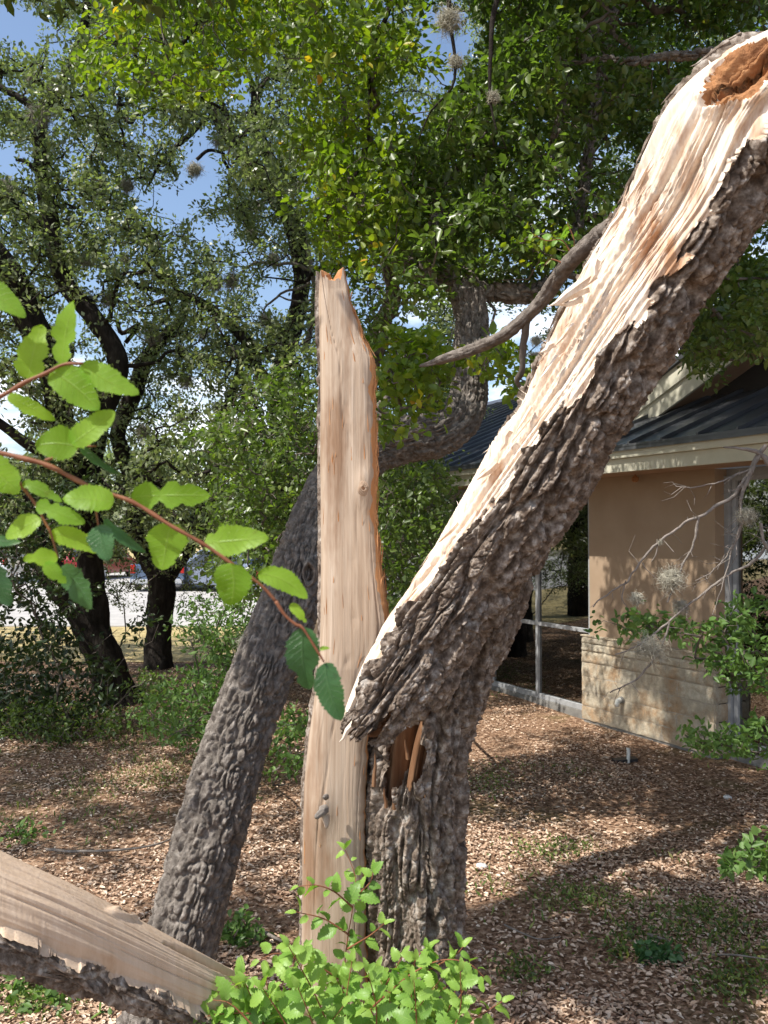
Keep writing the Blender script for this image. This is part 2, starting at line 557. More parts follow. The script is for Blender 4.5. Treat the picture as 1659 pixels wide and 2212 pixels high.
def stub(name, base, tip, r0, r1, mat, seed, n=26, m=26):
    """a short rough broken stub, closed at its tip"""
    base, tip = np.array(base), np.array(tip)
    t = np.linspace(0, 1, n)
    path = base[None] * (1 - t[:, None]) + tip[None] * t[:, None]
    path[:, 0] += np.sin(t * 3) * .003
    rad = r0 * (1 - t) + r1 * t
    rad = rad * np.where(t > .85, np.sqrt(np.clip(1 - ((t - .85) / .15) ** 2, 0, 1)) + .02, 1)
    a = np.linspace(-math.pi, math.pi, m, endpoint=False)
    rr = rad[:, None] * (.8 + .5 * fbm(np.cos(a)[None] * 2.2, np.sin(a)[None] * 2.2, t[:, None] * 3, 3, seed))
    T = nrm(np.gradient(path, axis=0)); ref = np.array([0, 0, 1.0])
    N1 = nrm(ref - (T @ ref)[:, None] * T); N2 = np.cross(T, N1)
    V = path[:, None] + (np.cos(a)[None, :, None] * N1[:, None] + np.sin(a)[None, :, None] * N2[:, None]) * rr[..., None]
    return grid_mesh(name, V, mat, elm)
for i, (bx, by, tx, ty, dp, r0, r1) in enumerate(((700, 1748, 681, 1766, .045, .013, .006), (704, 1722, 698, 1722, .026, .008, .004), (702, 1765, 704, 1790, .01, .012, .003))):
    b0 = P(bx, by, D_SL - .045); t0 = P(tx, ty, D_SL - .06 - dp)
    stub('knot', b0, t0, r0, r1, M['twig_grey'] if i < 2 else M['slab'], 60 + i)
# ring knot with a dark mouth
ring = MB()
kc = P(785, 1055, D_SL - .068)
for q in range(3):
    a = np.linspace(0, 2 * math.pi, 22)
    pts = np.stack([kc[0] + np.cos(a) * (.011 - q * .003) + .002 * np.sin(3 * a + q), kc[1] - .004 * q + 0 * a, kc[2] + np.sin(a) * (.017 - q * .004)], -1)
    ring.tube(pts, .0042 - q * .0008, 7)
ring.build('knot', M['slab'], elm, smooth=True)
mouth = MB(); mouth.tube([kc + [0, -.004, 0], kc + [0, -.010, 0]], [.006, .0045], 10)
mouth.build('knot', M['cavity'], elm)

fb_ = MB(); rs = np.random.default_rng(77)
for i in range(85):
    y = rs.uniform(640, 1380); j = int(np.argmin(np.abs(ys - y))); ang = R(rs.uniform(58, 98))
    jj = int((ang + math.pi) / (2 * math.pi) * nth) % nth
    a = V[j, jj]; k3 = min(max(j + int(rs.uniform(6, 26)) * (1 if rs.random() < .7 else -1), 0), len(ys) - 1)
    b = V[k3, jj] + [rs.uniform(0, .009), -rs.uniform(0, .006), 0]
    splinter(fb_, a, b, rs.uniform(.0015, .005), .002, 4000 + i)
for i in range(55):
    y = rs.uniform(640, 2000); j = int(np.argmin(np.abs(ys - y))); ang = R(rs.uniform(-60, 60))
    jj = int((ang + math.pi) / (2 * math.pi) * nth) % nth
    a = V[j, jj]; k3 = min(j + int(rs.uniform(5, 22)), len(ys) - 1)
    splinter(fb_, a, V[k3, jj] + [0, -rs.uniform(.001, .005), 0], rs.uniform(.001, .003), .0015, 4200 + i)
fb_.build('loose_fibres', M['orange'], elm)

# --- standing trunk with its bark, bent over at the hinge
hinge = limb_ctrl([(893, 2420, 2.46, 216), (890, 2200, 2.46, 214), (888, 2000, 2.46, 210), (889, 1850, 2.46, 206), (893, 1720, 2.46, 206),
                   (906, 1620, 2.46, 204), (932, 1530, 2.46, 200), (972, 1435, 2.46, 186), (1022, 1335, 2.45, 166), (1085, 1230, 2.44, 130), (1150, 1130, 2.43, 90)])
hp = catmull(hinge, .0028)
sh = arclen(hp)
pxh, pyh, _ = PX(hp[:, :3])
n_h, m_h = len(hp), 380
th = np.linspace(-math.pi, math.pi, m_h, endpoint=False)
TH, SS = np.meshgrid(th, sh)
bk = bark_h(TH, SS, .14, .024, .12, 4, .75)
lob = (fbm(np.cos(TH) * 1.6, np.sin(TH) * 1.6, SS * 1.5, 3, 12) - .5) * .016
rr = hp[:, 3][:, None] - .020 + lob + bk * .042
Vh = tube_verts(hp, rr, m_h)
xac = np.sin(TH)
pyv = np.repeat(pyh[:, None], m_h, 1)
cut = 1668 + (fbm(th * 5.5, 0 * th, 0 * th, 3, 8) - .5) * 130 - 70 * np.exp(-((np.sin(th) + .78) / .10) ** 2) + 46 * np.exp(-((np.sin(th) + .52) / .13) ** 2)
side = R(-6) + (fbm(pyh / 45, 0 * pyh, 0 * pyh, 2, 18) - .5) * R(34) + np.clip((1600 - pyh) / 100, 0, 1) * R(8)
tear = (gfbm(TH * 7, SS * 12, 3, 19) - .5) * (pyh[:, None] > 1500)
keep = (pyv + tear * 110 > cut[None]) | (TH + tear * .7 > side[:, None]) | (TH < -R(100)) | (TH > R(52))
grid_mesh('trunk', Vh, M['bark_elm'], elm, keep[:-1], smooth=False)
# exposed brown inside of the trunk behind the torn bark
gi = 1 - np.abs(2 * fbm(xac * 7, 0 * xac, SS * 4, 3, 77) - 1)
hole = np.exp(-((xac + .50) / .17) ** 2) * .075 + np.exp(-((xac - .12) / .10) ** 2) * .028
ri = hp[:, 3][:, None] - .020 - gi * .016 - hole * np.clip((1740 - pyv) / 60, 0, 1) * (np.cos(TH) > 0)
Vi = tube_verts(hp, ri, m_h)
sel = (pyh[:-1] < 1850) & (pyh[:-1] > 1250)
inn = grid_mesh('inner_wood', Vi, M['cavity'], elm, np.repeat(sel[:, None], m_h, 1))
# loose upright splinters inside the break
sp = MB()
for i, (bx, by, tx, ty, w) in enumerate(((835, 1745, 828, 1700, .010), (852, 1750, 850, 1705, .012),
                                         (880, 1640, 874, 1592, .010), (806, 1700, 812, 1625, .012))):
    splinter(sp, P(bx, by, 2.325), P(tx, ty, 2.315), w, .006, 100 + i)
sp.build('splinter', M['cavity'], elm)

# --- the leaning broken stem
lean = limb_ctrl([(762, 1608, 2.22, 66), (792, 1562, 2.22, 150), (834, 1500, 2.22, 188), (880, 1430, 2.22, 204), (932, 1350, 2.22, 208), (1020, 1228, 2.20, 210), (1127, 1062, 2.14, 222),
                  (1236, 880, 2.08, 230), (1346, 690, 2.00, 254), (1472, 490, 1.92, 266), (1576, 292, 1.84, 286), (1690, 196, 1.80, 290), (1880, 130, 1.78, 276), (2150, 60, 1.8, 240)])
lp = catmull(lean, .0030)
sl = arclen(lp)
pxl, pyl, _ = PX(lp[:, :3])
m_l = 400
th = np.linspace(-math.pi, math.pi, m_l, endpoint=False)
TH, SS = np.meshgrid(th, sl)
prog = np.interp(sl, [0, .35, .6, .9, 1.15, 1.4, 1.7, 3], [0, .12, .3, .5, .68, .8, .92, 1])
smax = sl[-1]
# boundary between split wood and bark, as x across, by picture row of the path
xb = np.interp(-pyl, [-1612, -1500, -1350, -1228, -1062, -880, -690, -482, -290, -180], [-.75, -.70, -.64, -.55, -.42, -.22, .02, .10, .20, .22])
tb0 = np.arcsin(np.clip(xb, -1, 1))
tb = tb0 + (fbm(sl * 16, 0 * sl, 0 * sl, 4, 50) - .5) * .45
ta = np.interp(-pyl, [-1612, -1228, -880, -482, -180], [R(-150), R(-135), R(-112), R(-97), R(-95)])
mid, half = (ta + tb0) / 2, (tb0 - ta) / 2 + .12
bk = bark_h(TH, SS, .14, .023, .12, 14, .8)
lob = (fbm(np.cos(TH) * 1.6, np.sin(TH) * 1.6, SS * 1.8, 3, 112) - .5) * .018
Rb = lp[:, 3][:, None]
r_bark = Rb - .026 + lob + bk * .044
rel = np.abs(TH - mid[:, None])
tb2 = tb[:, None] + (gfbm(TH * 9, SS * 14, 3, 51) - .5) * .35
inside = (TH > ta[:, None]) & (TH < tb2)
chord = np.where(rel < half[:, None], np.cos(half)[:, None] / np.maximum(np.cos(rel), .05), 1)
chord = np.maximum(chord, .30)
# terraces of torn wood running with the grain
xa = np.sin(TH - mid[:, None])
wv = (fbm(xa * 1.2, 0 * xa, SS * .9, 2, 205) - .5) * .35
lay = gfbm(xa * 3.0 + SS * .35 + wv, SS * .75, 3, 200, .5)
ter = np.floor(lay * 8) / 8 + np.clip((lay * 8 % 1) * 3.5 - 2.5, 0, 1) / 8
rid = 1 - np.abs(2 * gfbm(xa * 9 + SS * .3 + wv * 3, SS * 1.5, 4, 210) - 1)
fin = gfbm(xa * 48 + SS + wv * 8, SS * 5, 3, 220) - .5
crk = np.clip(.06 - np.abs(gfbm(xa * 3.2 - SS * .3 + wv, SS * 1.0, 2, 230) - .5), 0, .06) / .06
fadeE = np.clip((half[:, None] - rel) / .16, 0, 1)
r_wood = Rb * (.35 + .65 * chord) - .006 + ((ter - .53) * .115 + (rid - .6) * .020 + fin * .011 - crk * .032) * fadeE * np.clip(SS / .3, .3, 1)
# hollow near the fork
hx, hy = 1585, 165
hc = P(hx, hy, 1.70)
rr = np.where(inside, r_wood, r_bark)
Vl = tube_verts(lp, rr, m_l)
pu, pv, pd = PX(Vl)
ax_ = (pu - 1608) * .80 - (pv - 160) * .60; bx_ = (pu - 1608) * .60 + (pv - 160) * .80
q = np.hypot(ax_ / 88, bx_ / 42)
q = q + (fbm(pu / 16, pv / 16, 0 * pu, 3, 88) - .5) * .5
front = pd < (lp[:, None, :3] @ FWD - EYE @ FWD)
pit = np.clip(1.25 - q, 0, 1) * front
rim = np.exp(-((q - 1.2) / .22) ** 2) * front
sm_ = np.clip(pit * 4, 0, 1)
rr = rr * (1 - sm_) + (Rb * .80 + (fbm(pu / 30, pv / 30, 0 * pu, 3, 89) - .5) * .02) * sm_ - pit * .035 - np.exp(-((bx_ - 10) / 11) ** 2) * pit * .17 + rim * .010 + (gfbm(bx_ / 9, ax_ / 60, 3, 90) - .5) * .012 * sm_
Vl = tube_verts(lp, rr, m_l)
hollow = (q < 1.15) & front & (pit > 0)
# ragged lower end: two tongues of bark
xv = np.sin(th)
endc = .008 + (fbm(th * 8, 0 * th, 0 * th, 3, 66) - .3) * .06 + .12 * np.exp(-((xv - .15) / .10) ** 2) + np.interp(xv, [-1, -.1, .3, .5, .75, 1], [0, .01, .05, .035, .07, .22])
endc = np.where(np.cos(th) < 0, .22 + (fbm(th * 6, 0 * th, 0 * th, 3, 67) - .5) * .1, endc)
alive = SS > endc[None]
alive_f = alive[:-1]
wood_f = inside[:-1] & alive_f & ~hollow[:-1]
bark_f = ~inside[:-1] & alive_f & ~hollow[:-1]
ls = grid_mesh('leaning_stem', Vl, M['bark_elm'], elm, bark_f, smooth=False)
ls['label'] = 'broken upper stem leaning up to the right, ridged brown bark on its underside'
sf = grid_mesh('split_face', Vl, M['split'], elm, wood_f)
sf['label'] = 'pale splintered wood face along the top of the leaning stem'
grid_mesh('hollow', Vl, M['rot'], elm, hollow[:-1])
# inner lining so the torn lower end is not an empty shell
Vin = tube_verts(lp, rr - .020 - .012 * rid, m_l)
alive2 = SS > (endc[None] + .012)
grid_mesh('stem_lining', Vin, M['cavity'], elm, (alive2 & (SS < .75))[:-1])
# shards and splinters on the split face and its edge
sp = MB()
rs = np.random.default_rng(5)
def edge_point(s, theta, lift=0.0):
    i = int(np.clip(np.searchsorted(sl, s), 0, len(sl) - 1))
    j = int(((theta + math.pi) / (2 * math.pi)) * m_l) % m_l
    c = lp[i, :3]; p = Vl[i, j]
    return p + nrm(p - c) * lift
for i in range(150):
    s = rs.uniform(.3, 1.75)
    ii = int(np.searchsorted(sl, s))
    if rs.random() < .55:
        thh = ta[ii] + rs.uniform(-.05, .45)
    else:
        thh = rs.uniform(ta[ii], tb[ii])
    ln = rs.uniform(.03, .13)
    a = edge_point(s, thh, -.004)
    down = rs.random() < .8
    b = edge_point(s - ln if down else s + ln, thh - rs.uniform(-.05, .12), rs.uniform(.000, .012))
    splinter(sp, a, b, rs.uniform(.003, .010), .003, 300 + i)
for (bx, by, tx, ty, w) in ((1282, 590, 1184, 664, .024), (1272, 622, 1192, 660, .018), (1258, 648, 1203, 662, .014), (1240, 700, 1196, 748, .012), (1205, 770, 1163, 822, .012), (1150, 880, 1112, 940, .010), (1350, 450, 1300, 520, .012), (1395, 370, 1352, 440, .012), (1100, 930, 1080, 975, .02), (1195, 740, 1170, 765, .02), (1075, 1000, 1030, 1040, .02),
                            (990, 1130, 945, 1175, .014), (1290, 560, 1272, 615, .02), (930, 1220, 905, 1250, .02), (1060, 1020, 1046, 1022, .01), (782, 1545, 733, 1604, .020)):
    dq = float(np.interp(by, [480, 690, 880, 1062, 1228, 1500, 1600], [1.89, 1.96, 2.04, 2.10, 2.16, 2.15, 2.14])); splinter(sp, P(bx, by, dq), P(tx, ty, dq), w, .012, int(bx))
sp.build('splinter', M['split'], elm)
# strips of bark hanging loose along the upper edge
sp = MB()
for i in range(60):
    s = rs.uniform(.25, 1.9); ii = int(np.searchsorted(sl, s))
    thh = ta[ii] - rs.uniform(0, .12)
    a = edge_point(s, thh, .0); b = edge_point(s - rs.uniform(.03, .10), thh + rs.uniform(-.03, .1), rs.uniform(.002, .010))
    splinter(sp, a, b, rs.uniform(.008, .016), .008, 700 + i)
sp.build('bark_strip', M['bark_elm'], elm)

# --- grey side branch of the leaning stem, with its torn end
def side_branch(name, rows, mat, parent, step=.006, m=64, cw=.016, ch=.03, amp=.004, seed=0):
    p = catmull(limb_ctrl(rows), step); s = arclen(p)
    a = np.linspace(-math.pi, math.pi, m, endpoint=False)
    TH, SS = np.meshgrid(a, s)
    rm = float(np.mean(p[:, 3]))
    h = bark_h(TH, SS, rm, cw, ch, seed)
    lob = (fbm(np.cos(TH) * 1.4, np.sin(TH) * 1.4, SS * (0.5 / max(rm, .01)) * .4, 3, seed + 2) - .5) * rm * .3
    rr = p[:, 3][:, None] - amp * .5 + h * amp + lob
    rr[-1] *= .05
    return grid_mesh(name, tube_verts(p, rr, m), mat, parent)
side_branch('side_branch', [(1352, 470, 2.10, 38), (1298, 505, 2.2, 38), (1246, 552, 2.3, 36), (1205, 600, 2.42, 33), (1170, 650, 2.5, 30), (1130, 690, 2.56, 27), (1085, 726, 2.62, 25), (1030, 751, 2.7, 25), (985, 767, 2.75, 23), (950, 778, 2.8, 20), (934, 784, 2.82, 12), (905, 792, 2.84, 4)], M['bark_branch'], elm, seed=31)
side_branch('side_branch', [(1140, 680, 2.55, 18), (1130, 750, 2.6, 16), (1128, 800, 2.62, 13), (1120, 830, 2.65, 9), (1180, 880, 2.68, 5)], M['twig'], elm, m=20, seed=33)

# ------------------------------------------------------------------ bare broken limb, lower left
log = empty('fallen_limb', P(200, 2020, 1.85) * [1, 1, 0])
tag(log, 'broken limb lying across the lower left corner, bare wood above and shaggy dark bark below', 'broken limb')
lg = limb_ctrl([(-420, 1790, 1.62, 240), (-200, 1862, 1.66, 228), (0, 1948, 1.72, 214), (120, 1994, 1.77, 196), (250, 2048, 1.84, 170), (380, 2106, 1.92, 148), (490, 2152, 2.0, 124), (600, 2192, 2.08, 96), (700, 2228, 2.14, 64), (780, 2262, 2.18, 20)])
gp = catmull(lg, .0032)
sg = arclen(gp)
_, pyg, _ = PX(gp[:, :3])
m_g = 320
th = np.linspace(-math.pi, math.pi, m_g, endpoint=False)
TH, SS = np.meshgrid(th, sg)
tb_g0 = R(0) + 0 * sg
tb_g = tb_g0 + (fbm(sg * 9, 0 * sg, 0 * sg, 4, 5) - .5) * .42
ta_g = R(-179) + 0 * sg
mid, half = (ta_g + tb_g0) / 2, (tb_g0 - ta_g) / 2 + .1
rel = np.abs(TH - mid[:, None]); inside = (TH > ta_g[:, None]) & (TH < tb_g[:, None] + (gfbm(TH * 9, SS * 16, 3, 6) - .5) * .3)
bk = bark_h(TH, SS, .11, .017, .11, 24, .9)
flat = np.where(rel < half[:, None], np.maximum(np.cos(half)[:, None] / np.maximum(np.cos(rel), .05), .72), 1)
xa = np.sin(TH - mid[:, None])
crk = np.clip(.06 - np.abs(fbm(xa * 3 - SS * .4, 0 * xa, SS * .8, 2, 431) - .5), 0, .06) / .06
Vg0 = tube_verts(gp, gp[:, 3][:, None] + 0 * TH, m_g); gu, gv, _d = PX(Vg0)
tl = np.clip(((gu - 370) * 190 + (gv - 2028) * 82) / (190 ** 2 + 82 ** 2), 0, 1)
dl = np.hypot(gu - (370 + tl * 190), gv - (2028 + tl * 82)) + (gfbm(gu / 14, gv / 90, 2, 71) - .5) * 5
split_c = np.exp(-(dl / (3 + 7 * tl)) ** 2) * np.sin(np.clip(tl, .03, .99) * math.pi) ** .3 * (np.cos(TH) > -.2)
kn = np.hypot((gu - 310) / 30, (gv - 1955) / 9)
split_c = split_c + (np.exp(-kn ** 2) * .5 - np.exp(-((kn - 1.6) / .5) ** 2) * .22) * (np.cos(TH) > -.2)
swirl = np.exp(-(np.hypot((gu - 260) / 150, (gv - 1935) / 45)) ** 2)
tearg = np.clip((gfbm(xa * 22, SS * 4, 3, 405) - .58) * 6, 0, 1) * .004
rw = gp[:, 3][:, None] * (.45 + .55 * flat) - .004 + (gfbm(xa * 5, SS * .9, 3, 401) - .5) * .008 + (gfbm(xa * 60, SS * 8, 2, 402) - .5) * .0022 - split_c * .045 - tearg + (gfbm(xa * 16 + swirl * 2.5, SS * 1.2, 3, 406) - .5) * .005
rbk = gp[:, 3][:, None] - .014 + bk * .034
rr = np.where(inside, rw, rbk)
Vg = tube_verts(gp, rr, m_g)
grid_mesh('bare_wood', Vg, M['log'], log, inside[:-1])
grid_mesh('bark', Vg, M['bark_elm'], log, ~inside[:-1], smooth=False)
sp = MB()
for i in range(70):
    s = rs.uniform(.2, sg[-1] - .3); ii = int(np.searchsorted(sg, s)); jj = int(((tb_g[ii] + rs.uniform(0, .9) + math.pi) / (2 * math.pi)) * m_g) % m_g
    a = Vg[ii, jj]; k2 = min(ii + int(rs.uniform(10, 32)), len(sg) - 1)
    b = Vg[k2, jj] + nrm(Vg[k2, jj] - gp[k2, :3]) * rs.uniform(.0, .012)
    splinter(sp, a, b, rs.uniform(.006, .014), .006, 900 + i)
sp.build('bark_strip', M['bark_elm'], log)

# ------------------------------------------------------------------ ground
def gz(x, y):
    """height of the ground"""
    return (fbm(np.asarray(x) * .35 + 9, np.asarray(y) * .35, 0, 3, 500) - .5) * .16 * np.clip((np.asarray(y) - 0) / 4, 0, 1)

def sheet(name, x0, x1, y0, y1, nx, ny, z0, mat, relief=True, pw=1.0):
    xs = np.linspace(x0, x1, nx)
    ysg = y0 + (y1 - y0) * np.linspace(0, 1, ny) ** pw
    X, Y = np.meshgrid(xs, ysg)
    Z = (gz(X, Y) if relief else 0 * X) + z0
    fade = np.clip((18.5 - Y) / 3, 0, 1)
    Z = np.where(relief, (Z - z0) * fade + z0, Z)
    V = np.stack([X, Y, Z], -1)
    f = grid_faces(ny, nx, False).reshape(-1, 4)[:, ::-1]
    return np_mesh(name, V.reshape(-1, 3), f, mat, None, True)

def mat_ground():
    m, nt, b = new_mat('leafy_soil')
    n = noise_node(nt, 26, 8, .7, coord='Object')
    r = ramp(nt, [(.34, (.06, .034, .02)), (.46, (.20, .115, .07)), (.56, (.40, .26, .17)), (.68, (.56, .41, .29))])
    nt.links.new(n.outputs['Fac'], r.inputs['Fac'])
    n2 = noise_node(nt, .9, 5, .6, coord='Object')
    r2 = ramp(nt, [(.55, (0, 0, 0)), (.7, (.7, .7, .7))])
    nt.links.new(n2.outputs['Fac'], r2.inputs['Fac'])
    mx = nt.nodes.new('ShaderNodeMixRGB'); mx.inputs['Color2'].default_value = (.13, .12, .045, 1)
    nt.links.new(r2.outputs['Color'], mx.inputs['Fac']); nt.links.new(r.outputs['Color'], mx.inputs['Color1'])
    nt.links.new(mx.outputs['Color'], b.inputs['Base Color'])
    b.inputs['Roughness'].default_value = .95; b.inputs['Specular IOR Level'].default_value = .1
    bp = nt.nodes.new('ShaderNodeBump'); bp.inputs['Strength'].default_value = 1; bp.inputs['Distance'].default_value = .03
    nt.links.new(n.outputs['Fac'], bp.inputs['Height']); nt.links.new(bp.outputs['Normal'], b.inputs['Normal'])
    return m
M['soil'] = mat_ground()
M['drygrass'] = mat_noise('dry_grass', [(.3, (.20, .15, .06)), (.5, (.42, .33, .15)), (.7, (.56, .46, .24))], 9, .95, .8, 30, bdist=.03)
M['concrete'] = mat_noise('pale_concrete', [(.3, (.34, .325, .305)), (.7, (.45, .43, .40))], 2.5, .9, .2, 40)
tag(sheet('ground', -60, 60, -12, 18.6, 240, 160, 0, M['soil']), kind='structure')
tag(sheet('dry_grass_strip', -60, 60, 13.6, 18.6, 120, 12, .012, M['drygrass'], pw=1), kind='structure')
mb = MB(); mb.box((-60, 18.6, -.25), (120, 0, 0), (0, .18, 0), (0, 0, .29)); tag(mb.build('kerb', M['concrete']), kind='structure')
tag(sheet('parking_lot', -60, 60, 18.78, 48, 3, 3, -.08, M['concrete'], False), kind='structure')
tag(sheet('far_ground', -500, 500, 48, 900, 3, 3, -.1, M['drygrass'], False), kind='structure')

# ------------------------------------------------------------------ leaves
def rot_frames(d, n):
    d = nrm(d); n = nrm(n - np.sum(n * d, -1, keepdims=True) * d)
    return d, n, np.cross(d, n)

def leaf_quads(C, D, Nn, Ln, Wd, rnd, fold=.25):
    """one folded pointed leaf of two quads each"""
    d, n, s = rot_frames(D, Nn)
    Ln, Wd = Ln[:, None], Wd[:, None]
    base = C; tip = C + d * Ln - n * Ln * .12
    v = np.stack([base,
                  C + d * Ln * .30 + s * Wd * .5 + n * Wd * fold * .6, C + d * Ln * .70 + s * Wd * .42 + n * Wd * fold * .4,
                  tip,
                  C + d * Ln * .70 - s * Wd * .42 + n * Wd * fold * .4, C + d * Ln * .30 - s * Wd * .5 + n * Wd * fold * .6], 1)
    N = len(C); o = np.arange(N)[:, None] * 6
    f = np.concatenate([o + [0, 1, 2, 3], o + [0, 3, 4, 5]], 0)
    return v.reshape(-1, 3), f, np.repeat(rnd, 6)

def leaf_single(C, D, Nn, Ln, Wd, rnd):
    d, n, s = rot_frames(D, Nn)
    Ln, Wd = Ln[:, None], Wd[:, None]
    v = np.stack([C, C + d * Ln * .45 + s * Wd * .55, C + d * Ln, C + d * Ln * .45 - s * Wd * .55], 1)
    N = len(C); o = np.arange(N)[:, None] * 4
    return v.reshape(-1, 3), o + [0, 1, 2, 3], np.repeat(rnd, 4)

def leaf_toothed(C, D, Nn, Ln, Wd, rnd, seg=12, teeth=.06, curl=.25, fold=.22, seed=0, bites=None):
    """elm leaves with a toothed edge, a fold along the midrib and a droop"""
    d, n, s = rot_frames(D, Nn)
    N = len(C)
    t = np.linspace(0, 1, seg + 1)
    prof = np.sin(np.pi * t ** .80) ** .55 * (1 - .10 * t)
    prof[0] = .06; prof[-1] = 0.01
    tooth = np.where(np.arange(seg + 1) % 2 == 0, 1 + teeth, 1 - teeth * .8)
    rs_ = np.random.default_rng(seed)
    vs = []
    cr = (rs_.uniform(.3, 1.6, N) * curl)[:, None]
    tw = rs_.normal(0, .18, N)[:, None]
    side_bend = rs_.normal(0, .16, (N, 1))
    for i in range(seg + 1):
        w = Wd[:, None] * .5 * prof[i] * tooth[i]
        if bites is not None: w = w * bites[i]
        mid = C + s * (Ln[:, None] * side_bend * (t[i] - t[i] ** 2)) + d * (Ln[:, None] * t[i]) - n * (Ln[:, None] * cr * t[i] ** 2)
        lw = rs_.normal(1, .05, (N, 1)); rw_ = rs_.normal(1, .05, (N, 1))
        wob = np.sin(t[i] * 9 + rnd * 30)[:, None] * Wd[:, None] * .05
        l = mid + s * w * lw + n * (w * (fold + tw) + wob)
        r = mid - s * w * rw_ + n * (w * (fold - tw) - wob)
        vs += [l, mid, r]
    V = np.stack(vs, 1)
    global LEAF_UV
    LEAF_UV = (np.tile(np.tile([1.0, 0, 1.0], seg + 1), N), np.tile(np.repeat(t, 3), N))
    o = np.arange(N)[:, None] * (3 * (seg + 1))
    f = []
    for i in range(seg):
        a = i * 3
        f.append(o + [a, a + 1, a + 4, a + 3]); f.append(o + [a + 1, a + 2, a + 5, a + 4])
    return V.reshape(-1, 3), np.concatenate(f, 0), np.repeat(rnd, 3 * (seg + 1))

def add_uv(o):
    for nm, a in zip(('lu', 'lv'), LEAF_UV):
        at = o.data.attributes.new(nm, 'FLOAT', 'POINT'); at.data.foreach_set('value', np.ascontiguousarray(a, dtype=np.float32))

def veins(mat, light, n=9, strength=.55):
    """side veins and midrib drawn from the leaf's own coordinates, plus relief"""
    nt = mat.node_tree
    b = nt.nodes['Principled BSDF']
    def m_(op, a, c=None, clamp=False):
        q = nt.nodes.new('ShaderNodeMath'); q.operation = op; q.use_clamp = clamp
        for i, v in enumerate((a, c)):
            if v is None: continue
            if isinstance(v, (int, float)): q.inputs[i].default_value = v
            else: nt.links.new(v, q.inputs[i])
        return q.outputs[0]
    au = nt.nodes.new('ShaderNodeAttribute'); au.attribute_name = 'lu'
    av = nt.nodes.new('ShaderNodeAttribute'); av.attribute_name = 'lv'
    ph = m_('SUBTRACT', av.outputs['Fac'], m_('MULTIPLY', au.outputs['Fac'], .16))
    w = m_('ABSOLUTE', m_('SINE', m_('MULTIPLY', ph, math.pi * n)))
    side_ = m_('SUBTRACT', 1.0, m_('MULTIPLY', w, 4.5), True)
    mid_ = m_('SUBTRACT', 1.0, m_('MULTIPLY', au.outputs['Fac'], 14.0), True)
    vm = m_('MULTIPLY', m_('MAXIMUM', side_, mid_), strength)
    src = b.inputs['Base Color'].links[0].from_socket
    mx = nt.nodes.new('ShaderNodeMixRGB'); mx.inputs['Color2'].default_value = (*light, 1)
    nt.links.new(vm, mx.inputs['Fac']); nt.links.new(src, mx.inputs['Color1'])
    for l in list(nt.links):
        if l.from_socket == src and l.to_node != mx: 
            ts = l.to_socket; nt.links.remove(l); nt.links.new(mx.outputs['Color'], ts)
    bp = nt.nodes.new('ShaderNodeBump'); bp.inputs['Strength'].default_value = .6; bp.inputs['Distance'].default_value = .0012; bp.invert = True
    nt.links.new(vm, bp.inputs['Height']); nt.links.new(bp.outputs['Normal'], b.inputs['Normal'])

def prim(roots, pts):
    """grow from the limb nodes to the clumps; returns parent index for each pt (in roots+pts numbering), and order"""
    nr, n = len(roots), len(pts)
    allp = np.vstack([roots, pts])
    if n == 0: return allp, np.zeros(0, int), []
    best = np.full(n, 1e9); par = np.zeros(n, int); plen = np.zeros(nr + n)
    CH = 400
    for i in range(0, n, CH):
        dd = np.linalg.norm(pts[i:i + CH, None] - roots[None], axis=2)
        j = dd.argmin(1); best[i:i + CH] = dd[np.arange(len(j)), j]; par[i:i + CH] = j
    done = np.zeros(n, bool); order = []
    cost = best.copy()
    for _ in range(n):
        c = np.where(done, 1e9, cost); k = int(c.argmin()); done[k] = True; order.append(k)
        plen[nr + k] = plen[par[k]] + np.linalg.norm(pts[k] - allp[par[k]])
        dd = np.linalg.norm(pts - pts[k], axis=1) + plen[nr + k] * .18
        up = (dd < cost) & ~done
        cost[up] = dd[up]; par[up] = nr + k
    return allp, par, order

def twigs(allp, nr, par, order, tip_r, max_r, expo=.42, wob=.12, seed=0):
    n = len(par)
    cnt = np.ones(n)
    for k in order[::-1]:
        if par[k] >= nr: cnt[par[k] - nr] += cnt[k]
    rr = np.minimum(tip_r * cnt ** expo, max_r)
    rs_ = np.random.default_rng(seed)
    a = allp[par]; b = allp[nr:]
    L = np.linalg.norm(b - a, axis=1, keepdims=True)
    r_a = np.where(par >= nr, rr[np.maximum(par - nr, 0)], rr * 1.3); r_a = np.minimum(r_a, rr * 1.8)
    ts = [0, .33, .67, 1]
    off1, off2 = rs_.normal(0, 1, (n, 3)) * L * wob, rs_.normal(0, 1, (n, 3)) * L * wob
    cs = [a, a + (b - a) * .33 + off1, a + (b - a) * .67 + off2 * .8, b]
    axis = nrm(b - a); ref = np.where(np.abs(axis[:, 2:]) > .9, [[1.0, 0, 0]], [[0, 0, 1.0]])
    s1 = nrm(np.cross(axis, ref)); s2 = np.cross(axis, s1)
    rings = []
    K = 5
    for t, c in zip(ts, cs):
        r = (r_a * (1 - t) + rr * t)[:, None]
        for q in range(K):
            an = 2 * math.pi * q / K
            rings.append(c + (s1 * math.cos(an) + s2 * math.sin(an)) * r)
    V = np.stack(rings, 1)
    o = np.arange(n)[:, None] * (4 * K); f = []
    for i in range(3):
        for q in range(K):
            x0, x1 = i * K + q, i * K + (q + 1) % K
            f.append(o + [x0, x1, x1 + K, x0 + K])
    return V.reshape(-1, 3), np.concatenate(f, 0)

